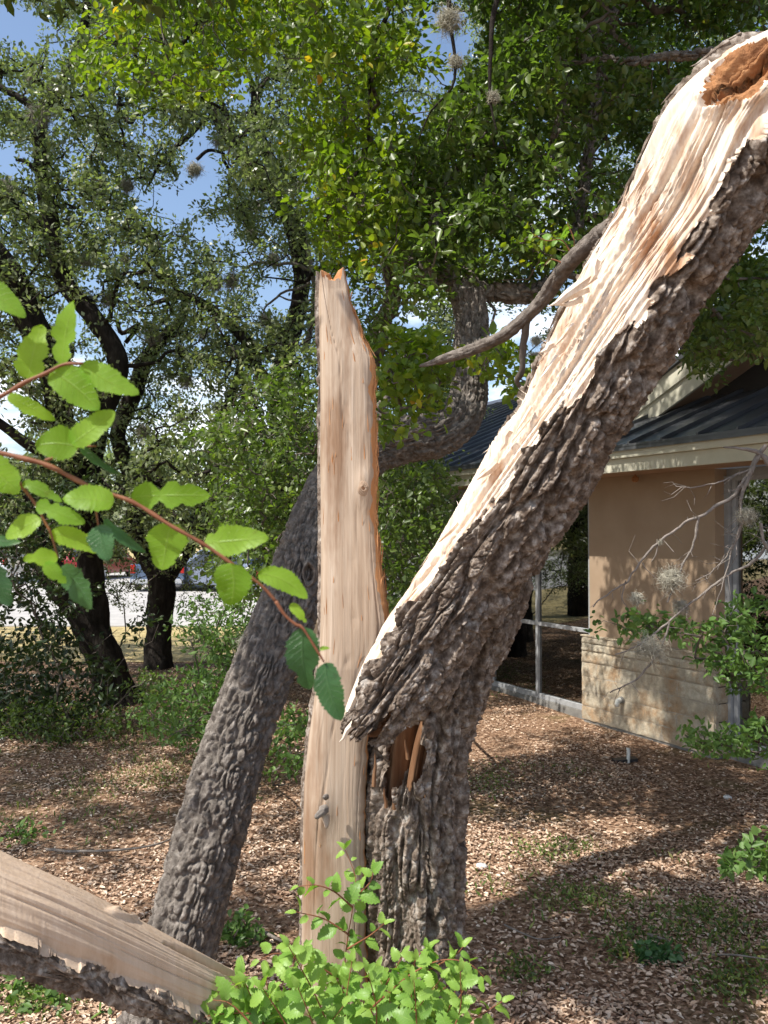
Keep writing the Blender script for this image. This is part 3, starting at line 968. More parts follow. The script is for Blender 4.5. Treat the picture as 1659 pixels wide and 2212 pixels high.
def clump_leaves(centres, count, radius, L, W, seed=0, droop=.1, up=.8, flat=.75, lj=.25):
    """leaves of little sprays around each clump centre"""
    rs_ = np.random.default_rng(seed)
    n = len(centres); N = n * count
    ax = nrm(rs_.normal(0, 1, (n, 3)) + [0, 0, .2])
    axr = np.repeat(ax, count, 0); c = np.repeat(centres, count, 0)
    t = rs_.uniform(-1, 1, (N, 1))
    off = nrm(rs_.normal(0, 1, (N, 3))) * rs_.uniform(0, 1, (N, 1)) ** .6 * radius * .62
    pos = c + axr * t * radius * .8 + off * [1, 1, flat]
    D = nrm(off / radius + axr * .5 + rs_.normal(0, .5, (N, 3)) - [0, 0, droop])
    Nn = rs_.normal(0, .55, (N, 3)) + [0, 0, up]
    Ls = L * rs_.normal(1, lj, N).clip(.5, 1.6); Ws = W * rs_.normal(1, lj, N).clip(.5, 1.5)
    rnd = np.clip(np.repeat(rs_.uniform(0, 1, n), count) * .45 + rs_.uniform(0, 1, N) * .55, 0, 1)
    return pos, D, Nn, Ls, Ws, rnd

M['leaf_oak'] = mat_leaf('oak_leaf', [(0, (.08, .10, .045)), (.5, (.15, .18, .08)), (.85, (.24, .27, .13)), (1, (.32, .32, .17))], .34, (1.6, 1.9, .9), .38, .6)
M['leaf_elm'] = mat_leaf('elm_leaf', [(0, (.07, .12, .014)), (.5, (.14, .21, .022)), (.88, (.22, .27, .02)), (.96, (.42, .36, .02)), (1, (.5, .22, .03))], .42, (1.7, 1.9, .6), .42, .45)
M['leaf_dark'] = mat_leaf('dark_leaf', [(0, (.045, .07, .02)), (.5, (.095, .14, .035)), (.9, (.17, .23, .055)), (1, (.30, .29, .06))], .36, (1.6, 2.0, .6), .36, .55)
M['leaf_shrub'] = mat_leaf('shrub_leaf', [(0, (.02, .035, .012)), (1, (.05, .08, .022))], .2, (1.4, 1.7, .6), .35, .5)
M['leaf_bush'] = mat_leaf('bush_leaf', [(0, (.07, .13, .03)), (.5, (.11, .20, .05)), (1, (.19, .29, .08))], .33, (1.5, 1.7, .7), .45, .4)
M['leaf_sprout'] = mat_leaf('sprout_leaf', [(0, (.10, .21, .03)), (.5, (.17, .32, .05)), (1, (.27, .42, .08))], .38, (1.5, 1.6, .6), .42, .4)
M['leaf_near'] = mat_leaf('near_leaf', [(0, (.17, .34, .03)), (.5, (.24, .44, .04)), (1, (.30, .50, .05))], .6, (1.8, 1.7, .5), .45, .35, vein=45)
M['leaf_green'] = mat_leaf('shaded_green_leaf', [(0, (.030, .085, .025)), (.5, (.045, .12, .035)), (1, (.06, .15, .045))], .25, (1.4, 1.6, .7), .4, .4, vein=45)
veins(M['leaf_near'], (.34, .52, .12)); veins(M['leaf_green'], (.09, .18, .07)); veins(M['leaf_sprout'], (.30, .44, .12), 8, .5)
M['litter'] = mat_leaf('dead_leaf', [(0, (.11, .06, .036)), (.22, (.30, .18, .115)), (.5, (.52, .36, .25)), (.82, (.66, .50, .37)), (1, (.80, .68, .55))], .08, (1, .9, .8), .7, .25)
M['grass'] = mat_leaf('green_blades', [(0, (.07, .12, .025)), (.6, (.14, .21, .05)), (1, (.32, .31, .12))], .3, (1.4, 1.5, .7), .6, .3)

# ------------------------------------------------------------------ building frame (needed to keep foliage off the roof)
B0 = np.array([2.36, 9.3, 0.0])
BU = np.array([.467, -.884, 0]); BU /= np.linalg.norm(BU)     # along the facade, towards the viewer
BN = np.array([.884, .467, 0]); BN /= np.linalg.norm(BN)      # into the building
BZ = np.array([0, 0, 1.0])
def B(u, w, z): return B0 + BU * u + BN * w + BZ * z
ROOF_U0 = -9.6
def in_building(p):
    q = p - B0
    u = q @ BU; w = q @ BN
    roof = 2.95 + .4 * (w + .6)
    return (u > ROOF_U0 - .4) & (u < 9) & (w > -.85) & (w < 5) & (p[:, 2] < roof + .25)

# ------------------------------------------------------------------ oaks and other trees
def ell_density(x, y, ell, default=0.0):
    d = np.full(x.shape, default)
    for cx, cy, rx, ry, w in ell:
        q = ((x - cx) / rx) ** 2 + ((y - cy) / ry) ** 2
        d = np.maximum(d, np.where(q < 1, w * np.clip((1 - q) * 3, 0, 1), 0))
    return d

def holes_factor(x, y, holes):
    f = np.ones(x.shape)
    for h in holes:
        cx, cy, rx, ry = h[:4]
        q = ((x - cx) / rx) ** 2 + ((y - cy) / ry) ** 2
        q = q + (fbm(x / 25, y / 25, 0, 3, 606) - .5) * 1.1
        f = np.minimum(f, np.clip((q - .75) / .3, 0, 1))
    return f

HOLES = [(45, 55, 78, 62), (10, 345, 75, 52), (438, 345, 55, 92), (372, 428, 110, 42), (520, 205, 32, 42), (462, 500, 55, 36), (600, 640, 62, 48),
         (252, 738, 36, 44), (960, 95, 66, 112), (893, 250, 46, 44), (975, 362, 32, 32), (1120, 705, 92, 56), (900, 695, 36, 30), (1085, 825, 80, 55), (15, 930, 62, 62),
         (1640, 540, 50, 30), (300, 290, 30, 22), (560, 660, 24, 40), (30, 200, 30, 30), (1640, 470, 30, 30)]

def sample_px(n, x0, x1, y0, y1, d0, d1, dens, seed, clump=1.0, cfreq=.9, thr=.5):
    rs_ = np.random.default_rng(seed)
    out = []
    got = 0
    while got < n:
        x = rs_.uniform(x0, x1, n * 2); y = rs_.uniform(y0, y1, n * 2); d = rs_.uniform(d0, d1, n * 2)
        w = dens(x, y)
        p = EYE + d[:, None] * (FWD + ((x - CX) / F)[:, None] * RIGHT - ((y - CY) / F)[:, None] * UP)
        if clump:
            nz = fbm(p[:, 0] * cfreq, p[:, 1] * cfreq, p[:, 2] * cfreq, 3, seed + 1)
            w = w * np.clip((nz - thr + .08) * 8, 1 - clump, 1)
        ok = (rs_.uniform(0, 1, n * 2) < w) & (p[:, 2] > .25) & ~in_building(p)
        out.append(p[ok]); got += ok.sum()
        if not ok.any(): break
    return np.vstack(out)[:n]

trees = []
def tree(name, label, cat, group, base_px, limbs, bark, seg=26, detail=None):
    """limbs: lists of (px, py, depth, width px)"""
    b = P(*base_px[:3]); b[2] = float(gz(b[0], b[1])) if b[1] < 19 else 0
    t = empty(name, b)
    tag(t, label, cat, group)
    nodes = []
    parts_v, parts_f, n0 = [], [], 0
    for li, rows in enumerate(limbs):
        ctrl = limb_ctrl(rows)
        p = catmull(ctrl, .05 if detail is None else detail[0]); s = arclen(p)
        m = seg if detail is None else detail[1]
        if detail is not None and li > 1: m = 90
        a = np.linspace(-math.pi, math.pi, m, endpoint=False)
        TH, SS = np.meshgrid(a, s)
        rm = float(np.mean(p[:, 3]))
        if detail is None:
            h = fbm(np.cos(TH) * rm * 30, np.sin(TH) * rm * 30, SS * 7, 3, li + len(trees) * 10)
            rr = p[:, 3][:, None] * (.84 + .32 * h)
            wobx = (fbm(s * 1.3, 0 * s, 0 * s + li, 3, 900) - .5) * rm * 1.1
            p[:, 0] += wobx
        else:
            h = bark_h(TH, SS, rm, .020, .042, 40 + li, .7)
            lob = (fbm(np.cos(TH) * 1.5, np.sin(TH) * 1.5, SS * 1.6, 3, 41 + li) - .5) * rm * .25
            rr = p[:, 3][:, None] - .012 + h * .026 + lob
        V = tube_verts(p, rr, m).reshape(-1, 3)
        parts_v.append(V); parts_f.append(grid_faces(len(p), m).reshape(-1, 4) + n0); n0 += len(V)
        nodes.append(p[::max(1, int(.25 / (.05 if detail is None else detail[0])))][:, :4])
    np_mesh('trunk', np.vstack(parts_v), np.vstack(parts_f), bark, t, detail is None)
    rec = dict(obj=t, nodes=np.vstack(nodes)[:, :3], pts=[], name=name)
    trees.append(rec)
    return rec

G_OAK = 'oaks standing behind the broken elm'
oakA = tree('oak_tree', 'dark forked oak at the left, two trunks joining low beside the leafy shrub', 'tree', G_OAK, (262, 1535, 10.3), [
    [(275, 1560, 10.3, 96), (262, 1520, 10.3, 84), (225, 1420, 10.2, 74), (180, 1320, 10.1, 66), (125, 1240, 10, 60), (85, 1160, 10, 52), (60, 1090, 10, 44), (10, 1060, 9.9, 38), (-80, 1030, 9.8, 30)],
    [(212, 1400, 10.2, 60), (205, 1330, 10.2, 60), (198, 1210, 10.1, 52), (195, 1105, 10, 48), (205, 980, 10, 46), (225, 880, 10, 44), (248, 825, 10, 42), (243, 760, 10, 42), (200, 690, 10, 40), (150, 620, 10, 38), (125, 560, 10, 38), (110, 500, 10, 38), (97, 400, 10, 34), (86, 330, 10, 28), (84, 250, 10, 26), (112, 200, 10, 24), (150, 145, 10, 22), (182, 75, 10, 18), (196, -20, 10, 16), (215, -140, 10, 10)],
    [(106, 492, 10, 26), (60, 468, 10, 24), (20, 432, 10, 24), (-40, 360, 10, 22), (-120, 300, 10, 16)],
    [(84, 245, 10, 20), (50, 218, 10, 16), (-10, 185, 10, 14), (-80, 150, 10, 10)],
    [(192, 1100, 10, 46), (150, 1010, 9.9, 50), (120, 880, 9.8, 54), (100, 760, 9.7, 58), (75, 690, 9.6, 62), (20, 595, 9.5, 62), (-40, 520, 9.4, 56), (-140, 400, 9.3, 40)],
    [(100, 980, 9.8, 22), (60, 960, 9.7, 22), (0, 915, 9.6, 20), (-60, 880, 9.5, 16)],
    [(-140, 400, 9.3, 40), (-420, 200, 8.2, 34), (-700, 20, 7, 28), (-950, -120, 6, 18)],  # unseen limb, added to carry the clumps that shade the left ground
    [(88, 380, 10, 14), (60, 350, 10, 10), (35, 345, 10, 7)],
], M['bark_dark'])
oakB = tree('oak_tree', 'dark oak whose trunk forks in front of the parked cars', 'tree', G_OAK, (338, 1445, 13), [
    [(334, 1470, 13, 80), (340, 1430, 13, 62), (344, 1350, 13, 54), (352, 1250, 13, 58), (318, 1195, 13, 42), (290, 1120, 12.9, 34), (280, 1040, 12.8, 34), (262, 980, 12.8, 34), (250, 938, 12.7, 32), (267, 890, 12.7, 34), (290, 845, 12.6, 36), (310, 790, 12.6, 32), (346, 740, 12.5, 28), (385, 700, 12.5, 22), (400, 648, 12.5, 18), (360, 632, 12.4, 14), (290, 620, 12.4, 9)],
    [(352, 1250, 13, 44), (395, 1190, 13, 40), (432, 1125, 13, 34), (455, 1040, 13, 30), (468, 950, 13, 26), (500, 850, 13, 20), (520, 760, 13, 14)],
    [(290, 845, 12.6, 26), (250, 830, 12.6, 18), (200, 850, 12.5, 12)],
    [(252, 690, 12.4, 8), (262, 720, 12.4, 10), (300, 700, 12.4, 8), (270, 740, 12.5, 9)],
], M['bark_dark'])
oakC = tree('oak_tree', 'tall dark oak just left of the upright slab, its limb arching up to the left', 'tree', G_OAK, (600, 1480, 12.2), [
    [(600, 1490, 12.2, 70), (604, 1400, 12.2, 56), (600, 1200, 12.1, 50), (598, 1000, 12, 46), (602, 850, 12, 44), (612, 775, 12, 42), (638, 705, 12, 40), (650, 640, 12, 36), (648, 560, 12, 36), (628, 495, 12, 36), (598, 440, 12, 40), (560, 380, 12, 36), (520, 335, 12, 34), (490, 290, 12, 32), (452, 235, 12, 24), (400, 192, 12, 18), (340, 170, 12, 10)],
    [(608, 450, 12, 24), (588, 385, 12, 24), (575, 325, 12, 22), (545, 270, 12, 22), (552, 215, 12, 16), (540, 170, 12, 12)],
    [(520, 335, 12, 14), (500, 270, 12, 14), (470, 200, 12, 12), (450, 130, 12, 10), (500, 40, 12, 8)],
    [(602, 850, 12, 24), (555, 800, 12, 26), (530, 738, 12, 26), (478, 685, 12, 24), (435, 652, 12, 18), (400, 640, 12, 14), (330, 655, 12, 9)],
    [(470, 240, 12, 10), (440, 262, 12, 10), (410, 290, 12, 12), (350, 345, 12, 8), (320, 400, 12, 5)],
    [(482, 330, 12, 7), (450, 325, 12, 7), (425, 345, 12, 8)],
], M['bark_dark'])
oakD = tree('oak_tree', 'thick grey oak with blocky bark leaning right behind the slab, limb bent beside the roof', 'tree', G_OAK, (300, 2330, 3.3), [
    [(262, 2440, 3.25, 200), (300, 2330, 3.28, 182), (345, 2212, 3.3, 168), (400, 2000, 3.4, 150), (455, 1800, 3.5, 146), (512, 1600, 3.6, 134), (572, 1440, 3.7, 128), (632, 1290, 3.85, 122), (676, 1140, 4.0, 104), (730, 1035, 4.2, 100), (800, 975, 4.4, 98), (870, 950, 4.5, 94), (940, 942, 4.6, 90), (990, 910, 4.7, 86), (1014, 850, 4.8, 76), (1018, 760, 4.85, 68), (1018, 680, 4.9, 64), (1010, 630, 4.9, 64)],
    [(1014, 650, 4.9, 58), (1000, 612, 4.95, 58), (965, 596, 5, 54), (915, 585, 5.1, 46), (860, 560, 5.3, 36), (800, 500, 5.5, 26), (760, 380, 5.7, 18), (740, 200, 5.9, 10)],
    [(1012, 640, 4.9, 44), (1060, 626, 5, 42), (1112, 634, 5, 40), (1170, 625, 5.1, 32), (1230, 560, 5.2, 28), (1260, 400, 5.4, 24), (1290, 200, 5.5, 16), (1340, -20, 5.6, 12)],
    [(960, 596, 5, 26), (940, 480, 5.1, 22), (980, 380, 5.2, 14), (1060, 300, 5.2, 9)],
    [(1340, -20, 5.2, 14), (1312, 48, 5.1, 15), (1255, 95, 5, 15), (1225, 145, 5, 14), (1213, 230, 5, 11), (1190, 330, 5, 7)],
    [(1560, 110, 4.4, 15), (1450, 122, 4.5, 15), (1375, 132, 4.6, 12), (1290, 128, 4.7, 7), (1200, 150, 4.8, 4)],
    [(840, 960, 4.45, 20), (822, 900, 4.5, 20), (850, 830, 4.6, 15), (880, 760, 4.7, 10)],
    [(790, 790, 6.5, 50), (815, 740, 6.5, 44), (830, 690, 6.5, 36), (850, 640, 6.5, 28), (830, 560, 6.5, 20)],
], M['bark_oak'], detail=(.006, 230))
def burl():
    n, m = 24, 40
    a = np.linspace(0, 2 * math.pi, m, endpoint=False); t = np.linspace(0, 1, n)
    c = P(668, 1240, 3.77)
    A, T_ = np.meshgrid(a, t)
    rr = .072 * T_ * (1 + .25 * (fbm(np.cos(A) * 2, np.sin(A) * 2, 0 * A, 2, 5) - .5))
    dz = .030 * np.exp(-((T_ - .62) / .16) ** 2) - .02 * (T_ < .35) + (fbm(np.cos(A) * T_ * 9, np.sin(A) * T_ * 9, 0 * A, 3, 6) - .5) * .02
    V = np.stack([c[0] + rr * np.cos(A) * .62, c[1] - dz + .06 * T_ ** 3, c[2] + rr * np.sin(A) * 1.15], -1)
    grid_mesh('knot', V, M['bark_oak'], oakD['obj'])
burl()
elmE = tree('elm_tree', 'elm with yellow green leaves hanging into the upper middle of the view from above', 'tree', None, (1900, 2300, 1.2), [
    [(2700, 3900, 1.4, 420), (2650, 2300, 1.5, 360), (2500, 900, 1.7, 300), (2300, -300, 2.2, 220), (1900, -620, 3, 130), (1400, -520, 4, 70), (1050, -300, 4.8, 40), (800, -150, 5.3, 26), (500, -80, 5.8, 16)],
    [(1400, -520, 4, 50), (1150, -200, 4.2, 20), (1075, 0, 4.3, 12), (1062, 120, 4.3, 9), (1060, 220, 4.3, 6), (1072, 280, 4.3, 4)],
    [(1050, -300, 4.8, 30), (980, -120, 4.6, 14), (970, 20, 4.6, 9), (982, 130, 4.6, 7), (975, 190, 4.6, 5), (930, 240, 4.6, 4), (905, 300, 4.6, 3)],
    [(800, -150, 5.3, 20), (840, 0, 5.2, 12), (800, 120, 5.1, 8), (790, 330, 5.1, 6), (700, 480, 5.1, 4)],
    [(500, -80, 5.8, 14), (420, 60, 5.7, 9), (330, 160, 5.6, 6)],
], M['bark_dark'], seg=12)
oakF = tree('oak_tree', 'shaded oak behind the house roof at the right', 'tree', G_OAK, (1560, 1500, 15), [
    [(1500, 1500, 15.5, 70), (1500, 1200, 15.5, 60), (1480, 900, 15.5, 50), (1500, 700, 15.2, 40), (1560, 500, 15, 30), (1600, 300, 15, 16)],
    [(1480, 860, 15.5, 34), (1350, 700, 15, 28), (1250, 520, 15, 16)],
    [(1500, 760, 15.4, 30), (1640, 640, 14, 26), (1760, 560, 13, 16)],
], M['bark_dark'])

oakH = tree('oak_tree', 'oak standing just outside the left edge, its low limbs shading the shrub', 'tree', G_OAK, (-420, 1500, 10.5), [
    [(-430, 1540, 10.8, 100), (-420, 1480, 10.8, 80), (-400, 1300, 10.8, 70), (-420, 1100, 10.8, 60), (-520, 900, 10.6, 44), (-600, 700, 10.4, 30), (-640, 400, 10.2, 16)],
    [(-410, 1180, 10.8, 50), (-330, 1000, 10.8, 44), (-260, 800, 10.8, 32), (-220, 560, 10.8, 20), (-260, 300, 10.8, 10)],
    [(-340, 1445, 14, 80), (-335, 1300, 14, 66), (-345, 1210, 14, 64), (-440, 1080, 14, 46), (-520, 900, 14, 30)],
    [(-345, 1220, 14, 50), (-260, 1100, 14, 42), (-180, 950, 14, 26)],
], M['bark_dark'])
H_pts = sample_px(1100, -1300, -200, 100, 1230, 8.5, 13, lambda x, y: 1.0 + 0 * x, 29, clump=.8, cfreq=1.0, thr=.47)
oakH['pts'].append(H_pts)
oakH['pts'].append(sample_px(520, -1100, -60, 850, 1330, 13.0, 17.5, lambda x, y: 1.0 + 0 * x, 30, clump=.6, cfreq=1.0, thr=.47))
# foliage of the far oaks
def d_far(x, y):
    base = np.where(x < 730, 1.0, .75)
    base = np.where((x > 1000) & (y > 850), 0, base)
    low = np.where(y > 1140, np.clip((1225 - y) / 60, 0, 1), 1)
    return base * holes_factor(x, y, HOLES) * low
far_pts = sample_px(4900, -230, 1000, -220, 1220, 8.8, 14.5, d_far, 21, clump=.88, cfreq=1.1, thr=.49)
def d_farR(x, y):
    return np.where(y < 900, 1.0, 0) * holes_factor(x, y, HOLES)
farR_pts = sample_px(1500, 950, 1850, -150, 900, 12.5, 17.5, d_farR, 22, clump=.6, cfreq=.8, thr=.47)

# the leaning oak's crown: dark green, centre and right
E_D = [(1000, 430, 170, 220, 1), (1220, 300, 240, 300, 1), (1420, 150, 300, 260, 1), (1500, 470, 260, 260, 1), (1130, 540, 160, 90, .9), (930, 560, 130, 95, 1),
       (1620, 650, 130, 120, .9), (1300, -100, 500, 200, .9), (880, 850, 85, 120, .55), (820, 620, 90, 110, .6), (1500, 730, 110, 90, .9), (1250, 620, 70, 60, .3), (1500, -500, 500, 350, .7)]
def d_dark(x, y): return ell_density(x, y, E_D) * holes_factor(x, y, HOLES)
dark_pts = sample_px(2400, 780, 2000, -800, 900, 4.6, 8.0, d_dark, 23, clump=.92, cfreq=1.7, thr=.49)
# yellow green elm sprays
E_E = [(330, 90, 170, 110, 1.), (560, 70, 200, 110, 1), (760, 200, 150, 210, 1), (790, 420, 130, 170, 1), (735, 560, 60, 70, .6), (480, 160, 120, 80, .6), (900, 100, 90, 130, .6), (600, -150, 500, 160, .9), (1000, 260, 130, 170, .5)]
def d_elm(x, y): return ell_density(x, y, E_E) * np.maximum(holes_factor(x, y, HOLES), .12)
elm_pts = sample_px(620, 120, 1150, -320, 660, 4.6, 6.6, d_elm, 24, clump=.85, cfreq=2.0, thr=.48)

def shade_canopy(spots, n, h0, h1, seed):
    """unseen clumps added up the sun line so their shade falls on given ground patches"""
    rs_ = np.random.default_rng(seed); out = []
    w = np.array([e[2] * e[3] * e[4] for e in spots], float); w /= w.sum()
    sv = np.array(SUN)
    while len(out) < n:
        cx, cy, rx, ry, _w = spots[rs_.choice(len(spots), p=w)]
        a = rs_.uniform(0, 2 * math.pi); rr_ = math.sqrt(rs_.uniform(0, 1))
        g = P(cx + rx * rr_ * math.cos(a), max(cy + ry * rr_ * math.sin(a), 1330), 1.0) - EYE
        g = EYE + g * (EYE[2] / -g[2]); h = rs_.uniform(h0, h1)
        p = g + sv * (h / sv[2])
        x, y, d = PX(p[None])
        if d[0] < .8 or (-60 < x[0] < 1720 and y[0] > -50): 
            if d[0] > .8 or abs(p[0]) < 1.2: continue
        out.append(p)
    return np.array(out)
R_SPOTS = [(1450, 1960, 300, 300, .9), (1420, 1690, 260, 90, .9), (1120, 2080, 110, 130, .8), (1150, 1800, 80, 40, .5), (1250, 1600, 120, 30, .5)]
L_SPOTS = [(130, 1600, 240, 70, .9), (250, 1765, 150, 28, .7), (420, 1730, 70, 36, .6), (60, 1700, 90, 36, .6), (570, 1960, 50, 50, .5), (600, 1750, 40, 40, .4)]
canR = shade_canopy(R_SPOTS, 400, 3.9, 5.0, 55); canL = shade_canopy(L_SPOTS, 240, 3.6, 5.2, 56)  # unseen clumps, added out of view to shade those ground patches

def assign(pts, cands):
    nd = np.stack([np.min(np.linalg.norm(pts[:, None] - c['nodes'][None, ::2], axis=2), axis=1) for c in cands], 1)
    k = nd.argmin(1)
    for i, c in enumerate(cands):
        c['pts'].append(pts[k == i])
assign(far_pts, [oakA, oakB, oakC]); assign(farR_pts, [oakF])
left_shade_pts = sample_px(330, -1800, -480, -400, 750, 2.8, 6.2, lambda x, y: 1.0 + 0 * x, 28, clump=.98, cfreq=1.1, thr=.53)  # unseen clumps added past the left edge to dapple the ground
oakA['pts'].append(left_shade_pts); oakA['pts'].append(canL); oakD['pts'].append(canR)
E_S = [(1250, -420, 400, 340, 1), (1500, -500, 400, 300, 1)]
shade_pts = sample_px(420, 60, 1800, -900, -60, 2.7, 5.2, lambda x, y: ell_density(x, y, E_S), 27, clump=.97, cfreq=1.4, thr=.5)  # unseen oak clumps added above the view to shade the right side
oakD['pts'].append(dark_pts); elmE['pts'].append(elm_pts); oakD['pts'].append(shade_pts)

def grow(rec, mat, count, radius, L, W, tip_r, max_r, seed, single=True, wood=None, up=.8, trim=None):
    pts = np.vstack(rec['pts'])
    allp, par, order = prim(rec['nodes'], pts)
    v, f = twigs(allp, len(rec['nodes']), par, order, tip_r, max_r, seed=seed)
    np_mesh('branches', v, f, wood or M['bark_dark'], rec['obj'], True)
    arr = clump_leaves(pts, count, radius, L, W, seed, up=up)
    ok = ~in_building(arr[0])
    if trim is not None: ok &= trim(arr[0])
    arr = [a[ok] for a in arr]
    v, f, r = (leaf_single if single else leaf_quads)(*arr)
    np_mesh('crown', v, f, mat, rec['obj'], False, r)
grow(oakA, M['leaf_oak'], 46, .22, .064, .032, .0045, .04, 1)
grow(oakB, M['leaf_oak'], 44, .23, .064, .032, .0045, .04, 2)
grow(oakC, M['leaf_oak'], 44, .23, .064, .032, .0045, .04, 3)
grow(oakH, M['leaf_oak'], 40, .24, .065, .032, .0045, .04, 14)
grow(oakF, M['leaf_oak'], 60, .30, .065, .034, .004, .035, 4)
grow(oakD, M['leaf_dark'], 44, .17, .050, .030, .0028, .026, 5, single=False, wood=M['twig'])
grow(elmE, M['leaf_elm'], 30, .17, .048, .031, .0022, .014, 6, single=False, wood=M['twig'], up=.5)

# ------------------------------------------------------------------ shrubs and low plants
def shrub(name, label, cat, root, ell, n, d0, d1, mat, count, radius, L, W, seed, group=None, host=None, single=False, tip=.0018, maxr=.010, clump=.4, px=None, wood=None, up=.7, stems=5):
    b = np.array(root, float)
    if host is None: t = empty(name, b); tag(t, label, cat, group)
    else: t = host
    xs = [e[0] for e in ell]; 
    x0 = min(e[0] - e[2] for e in ell); x1 = max(e[0] + e[2] for e in ell)
    y0 = min(e[1] - e[3] for e in ell); y1 = max(e[1] + e[3] for e in ell)
    dens = lambda x, y: ell_density(x, y, ell)
    rs_ = np.random.default_rng(seed)
    out = []
    while sum(len(o) for o in out) < n:
        x = rs_.uniform(x0, x1, n * 3); y = rs_.uniform(y0, y1, n * 3); d = rs_.uniform(d0, d1, n * 3)
        p = EYE + d[:, None] * (FWD + ((x - CX) / F)[:, None] * RIGHT - ((y - CY) / F)[:, None] * UP)
        nz = fbm(p[:, 0] * 3, p[:, 1] * 3, p[:, 2] * 3, 2, seed)
        ok = (rs_.uniform(0, 1, n * 3) < dens(x, y) * np.clip((nz - .42) * 8, 1 - clump, 1)) & (p[:, 2] > .03)
        q = p - B0; ok &= ~((q @ BN > -.12) & (p[:, 2] < 2.9) & (q @ BU > ROOF_U0))
        out.append(p[ok])
    pts = np.vstack(out)[:n]
    a = rs_.uniform(0, 6.28, stems)
    roots = np.array([b + [math.cos(q) * .05, math.sin(q) * .05, -.02] for q in a])
    allp, par, order = prim(roots, pts)
    v, f = twigs(allp, len(roots), par, order, tip, maxr, seed=seed)
    np_mesh('stems', v, f, wood or M['twig'], t, True)
    arr = clump_leaves(pts, count, radius, L, W, seed, up=up)
    ok = (arr[0][:, 2] > .01)
    arr = [q_[ok] for q_ in arr]
    v, f, r = (leaf_single if single else leaf_quads)(*arr)
    np_mesh('foliage', v, f, mat, t, False, r)
    return t
def G(x, y):
    """where the ray through (x, y) meets the ground"""
    r = FWD + (x - CX) / F * RIGHT - (y - CY) / F * UP
    p = EYE + r * (EYE[2] / -r[2]); p[2] = float(gz(p[0], p[1])) if p[1] < 18 else 0
    return p
shrub('bush', 'bright green bush between the dark forked oak and the leaning grey oak', 'bush', P(500, 1625, 7.2) * [1, 1, 0],
      [(500, 1430, 90, 130, 1), (420, 1540, 130, 80, 1), (560, 1380, 90, 110, .9), (340, 1530, 80, 40, .5), (460, 1350, 90, 60, .5)], 330, 6.4, 8.0, M['leaf_bush'], 16, .11, .050, .022, 31)
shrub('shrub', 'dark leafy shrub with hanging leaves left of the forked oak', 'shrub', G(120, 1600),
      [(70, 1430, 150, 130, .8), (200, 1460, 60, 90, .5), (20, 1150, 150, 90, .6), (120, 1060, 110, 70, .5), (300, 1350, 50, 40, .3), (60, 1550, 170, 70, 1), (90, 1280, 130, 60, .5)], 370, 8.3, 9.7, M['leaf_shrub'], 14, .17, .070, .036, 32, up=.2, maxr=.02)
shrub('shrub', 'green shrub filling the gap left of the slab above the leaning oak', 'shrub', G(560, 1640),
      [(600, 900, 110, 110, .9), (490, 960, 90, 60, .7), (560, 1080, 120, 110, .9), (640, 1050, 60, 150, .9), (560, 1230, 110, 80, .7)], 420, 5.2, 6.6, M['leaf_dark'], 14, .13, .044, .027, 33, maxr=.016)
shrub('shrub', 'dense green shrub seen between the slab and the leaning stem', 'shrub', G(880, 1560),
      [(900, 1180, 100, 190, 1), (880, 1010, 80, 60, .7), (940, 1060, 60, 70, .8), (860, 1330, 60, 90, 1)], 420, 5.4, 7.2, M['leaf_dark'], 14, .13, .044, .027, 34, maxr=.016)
shrub('shrub', 'green leafy spray in front of the curved oak limb, right of the slab', 'shrub', P(850, 900, 4.5),
      [(870, 760, 70, 60, 1), (900, 830, 80, 60, .9), (950, 790, 50, 50, .7), (860, 900, 60, 50, .5), (1080, 770, 60, 30, .3)], 70, 3.5, 4.0, M['leaf_elm'], 14, .09, .044, .029, 35, maxr=.008, host=oakD['obj'])
shrub('shrub', 'low dark green plant between the leaning oak and the slab', 'shrub', G(640, 1690),
      [(645, 1590, 40, 70, 1), (600, 1620, 40, 50, .5)], 40, 5.6, 6.2, M['leaf_bush'], 14, .08, .045, .025, 36)
shrub('shrub', 'leafy branch of a shrub reaching across the limestone wall from the right', 'shrub', G(1800, 1800),
      [(1345, 1345, 80, 22, 1), (1430, 1350, 60, 30, .7), (1560, 1390, 90, 70, .9), (1630, 1450, 70, 60, .9), (1640, 1330, 60, 50, .6)], 80, 4.9, 5.6, M['leaf_bush'], 15, .09, .050, .028, 37, clump=0)
shrub('shrub', 'low leafy branch in front of the right hand window corner', 'shrub', G(1820, 1720),
      [(1560, 1600, 110, 30, 1), (1640, 1590, 70, 50, .9)], 42, 4.8, 5.4, M['leaf_bush'], 14, .08, .045, .025, 38, clump=0)
shrub('shrub', 'round leaved branch at the right edge above the leaf litter', 'shrub', G(1780, 2100),
      [(1625, 1865, 75, 38, 1), (1665, 1830, 50, 50, .8)], 26, 3.5, 3.9, M['leaf_bush'], 12, .065, .045, .026, 39, clump=0)
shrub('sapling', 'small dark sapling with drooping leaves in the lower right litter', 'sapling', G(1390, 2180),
      [(1400, 2110, 28, 70, 1), (1345, 2110, 50, 25, .6), (1440, 2090, 22, 40, .6)], 34, 4.0, 4.25, M['leaf_green'], 9, .05, .042, .026, 40, clump=0, up=.1)
shrub('seedling', 'pale green seedling beside the leaning oak foot', 'seedling', G(515, 2065),
      [(520, 2010, 42, 48, 1)], 20, 4.15, 4.35, M['leaf_bush'], 10, .05, .036, .022, 41, clump=0)
shrub('shrub', 'leafy spray behind the grey side branch, under the oak elbow fork', 'shrub', P(1060, 628, 5.0),
      [(1080, 780, 60, 40, .8), (1140, 830, 40, 60, .6), (1180, 520, 60, 40, .4)], 40, 4.2, 4.7, M['leaf_elm'], 10, .09, .046, .030, 42, maxr=.008, host=oakD['obj'])
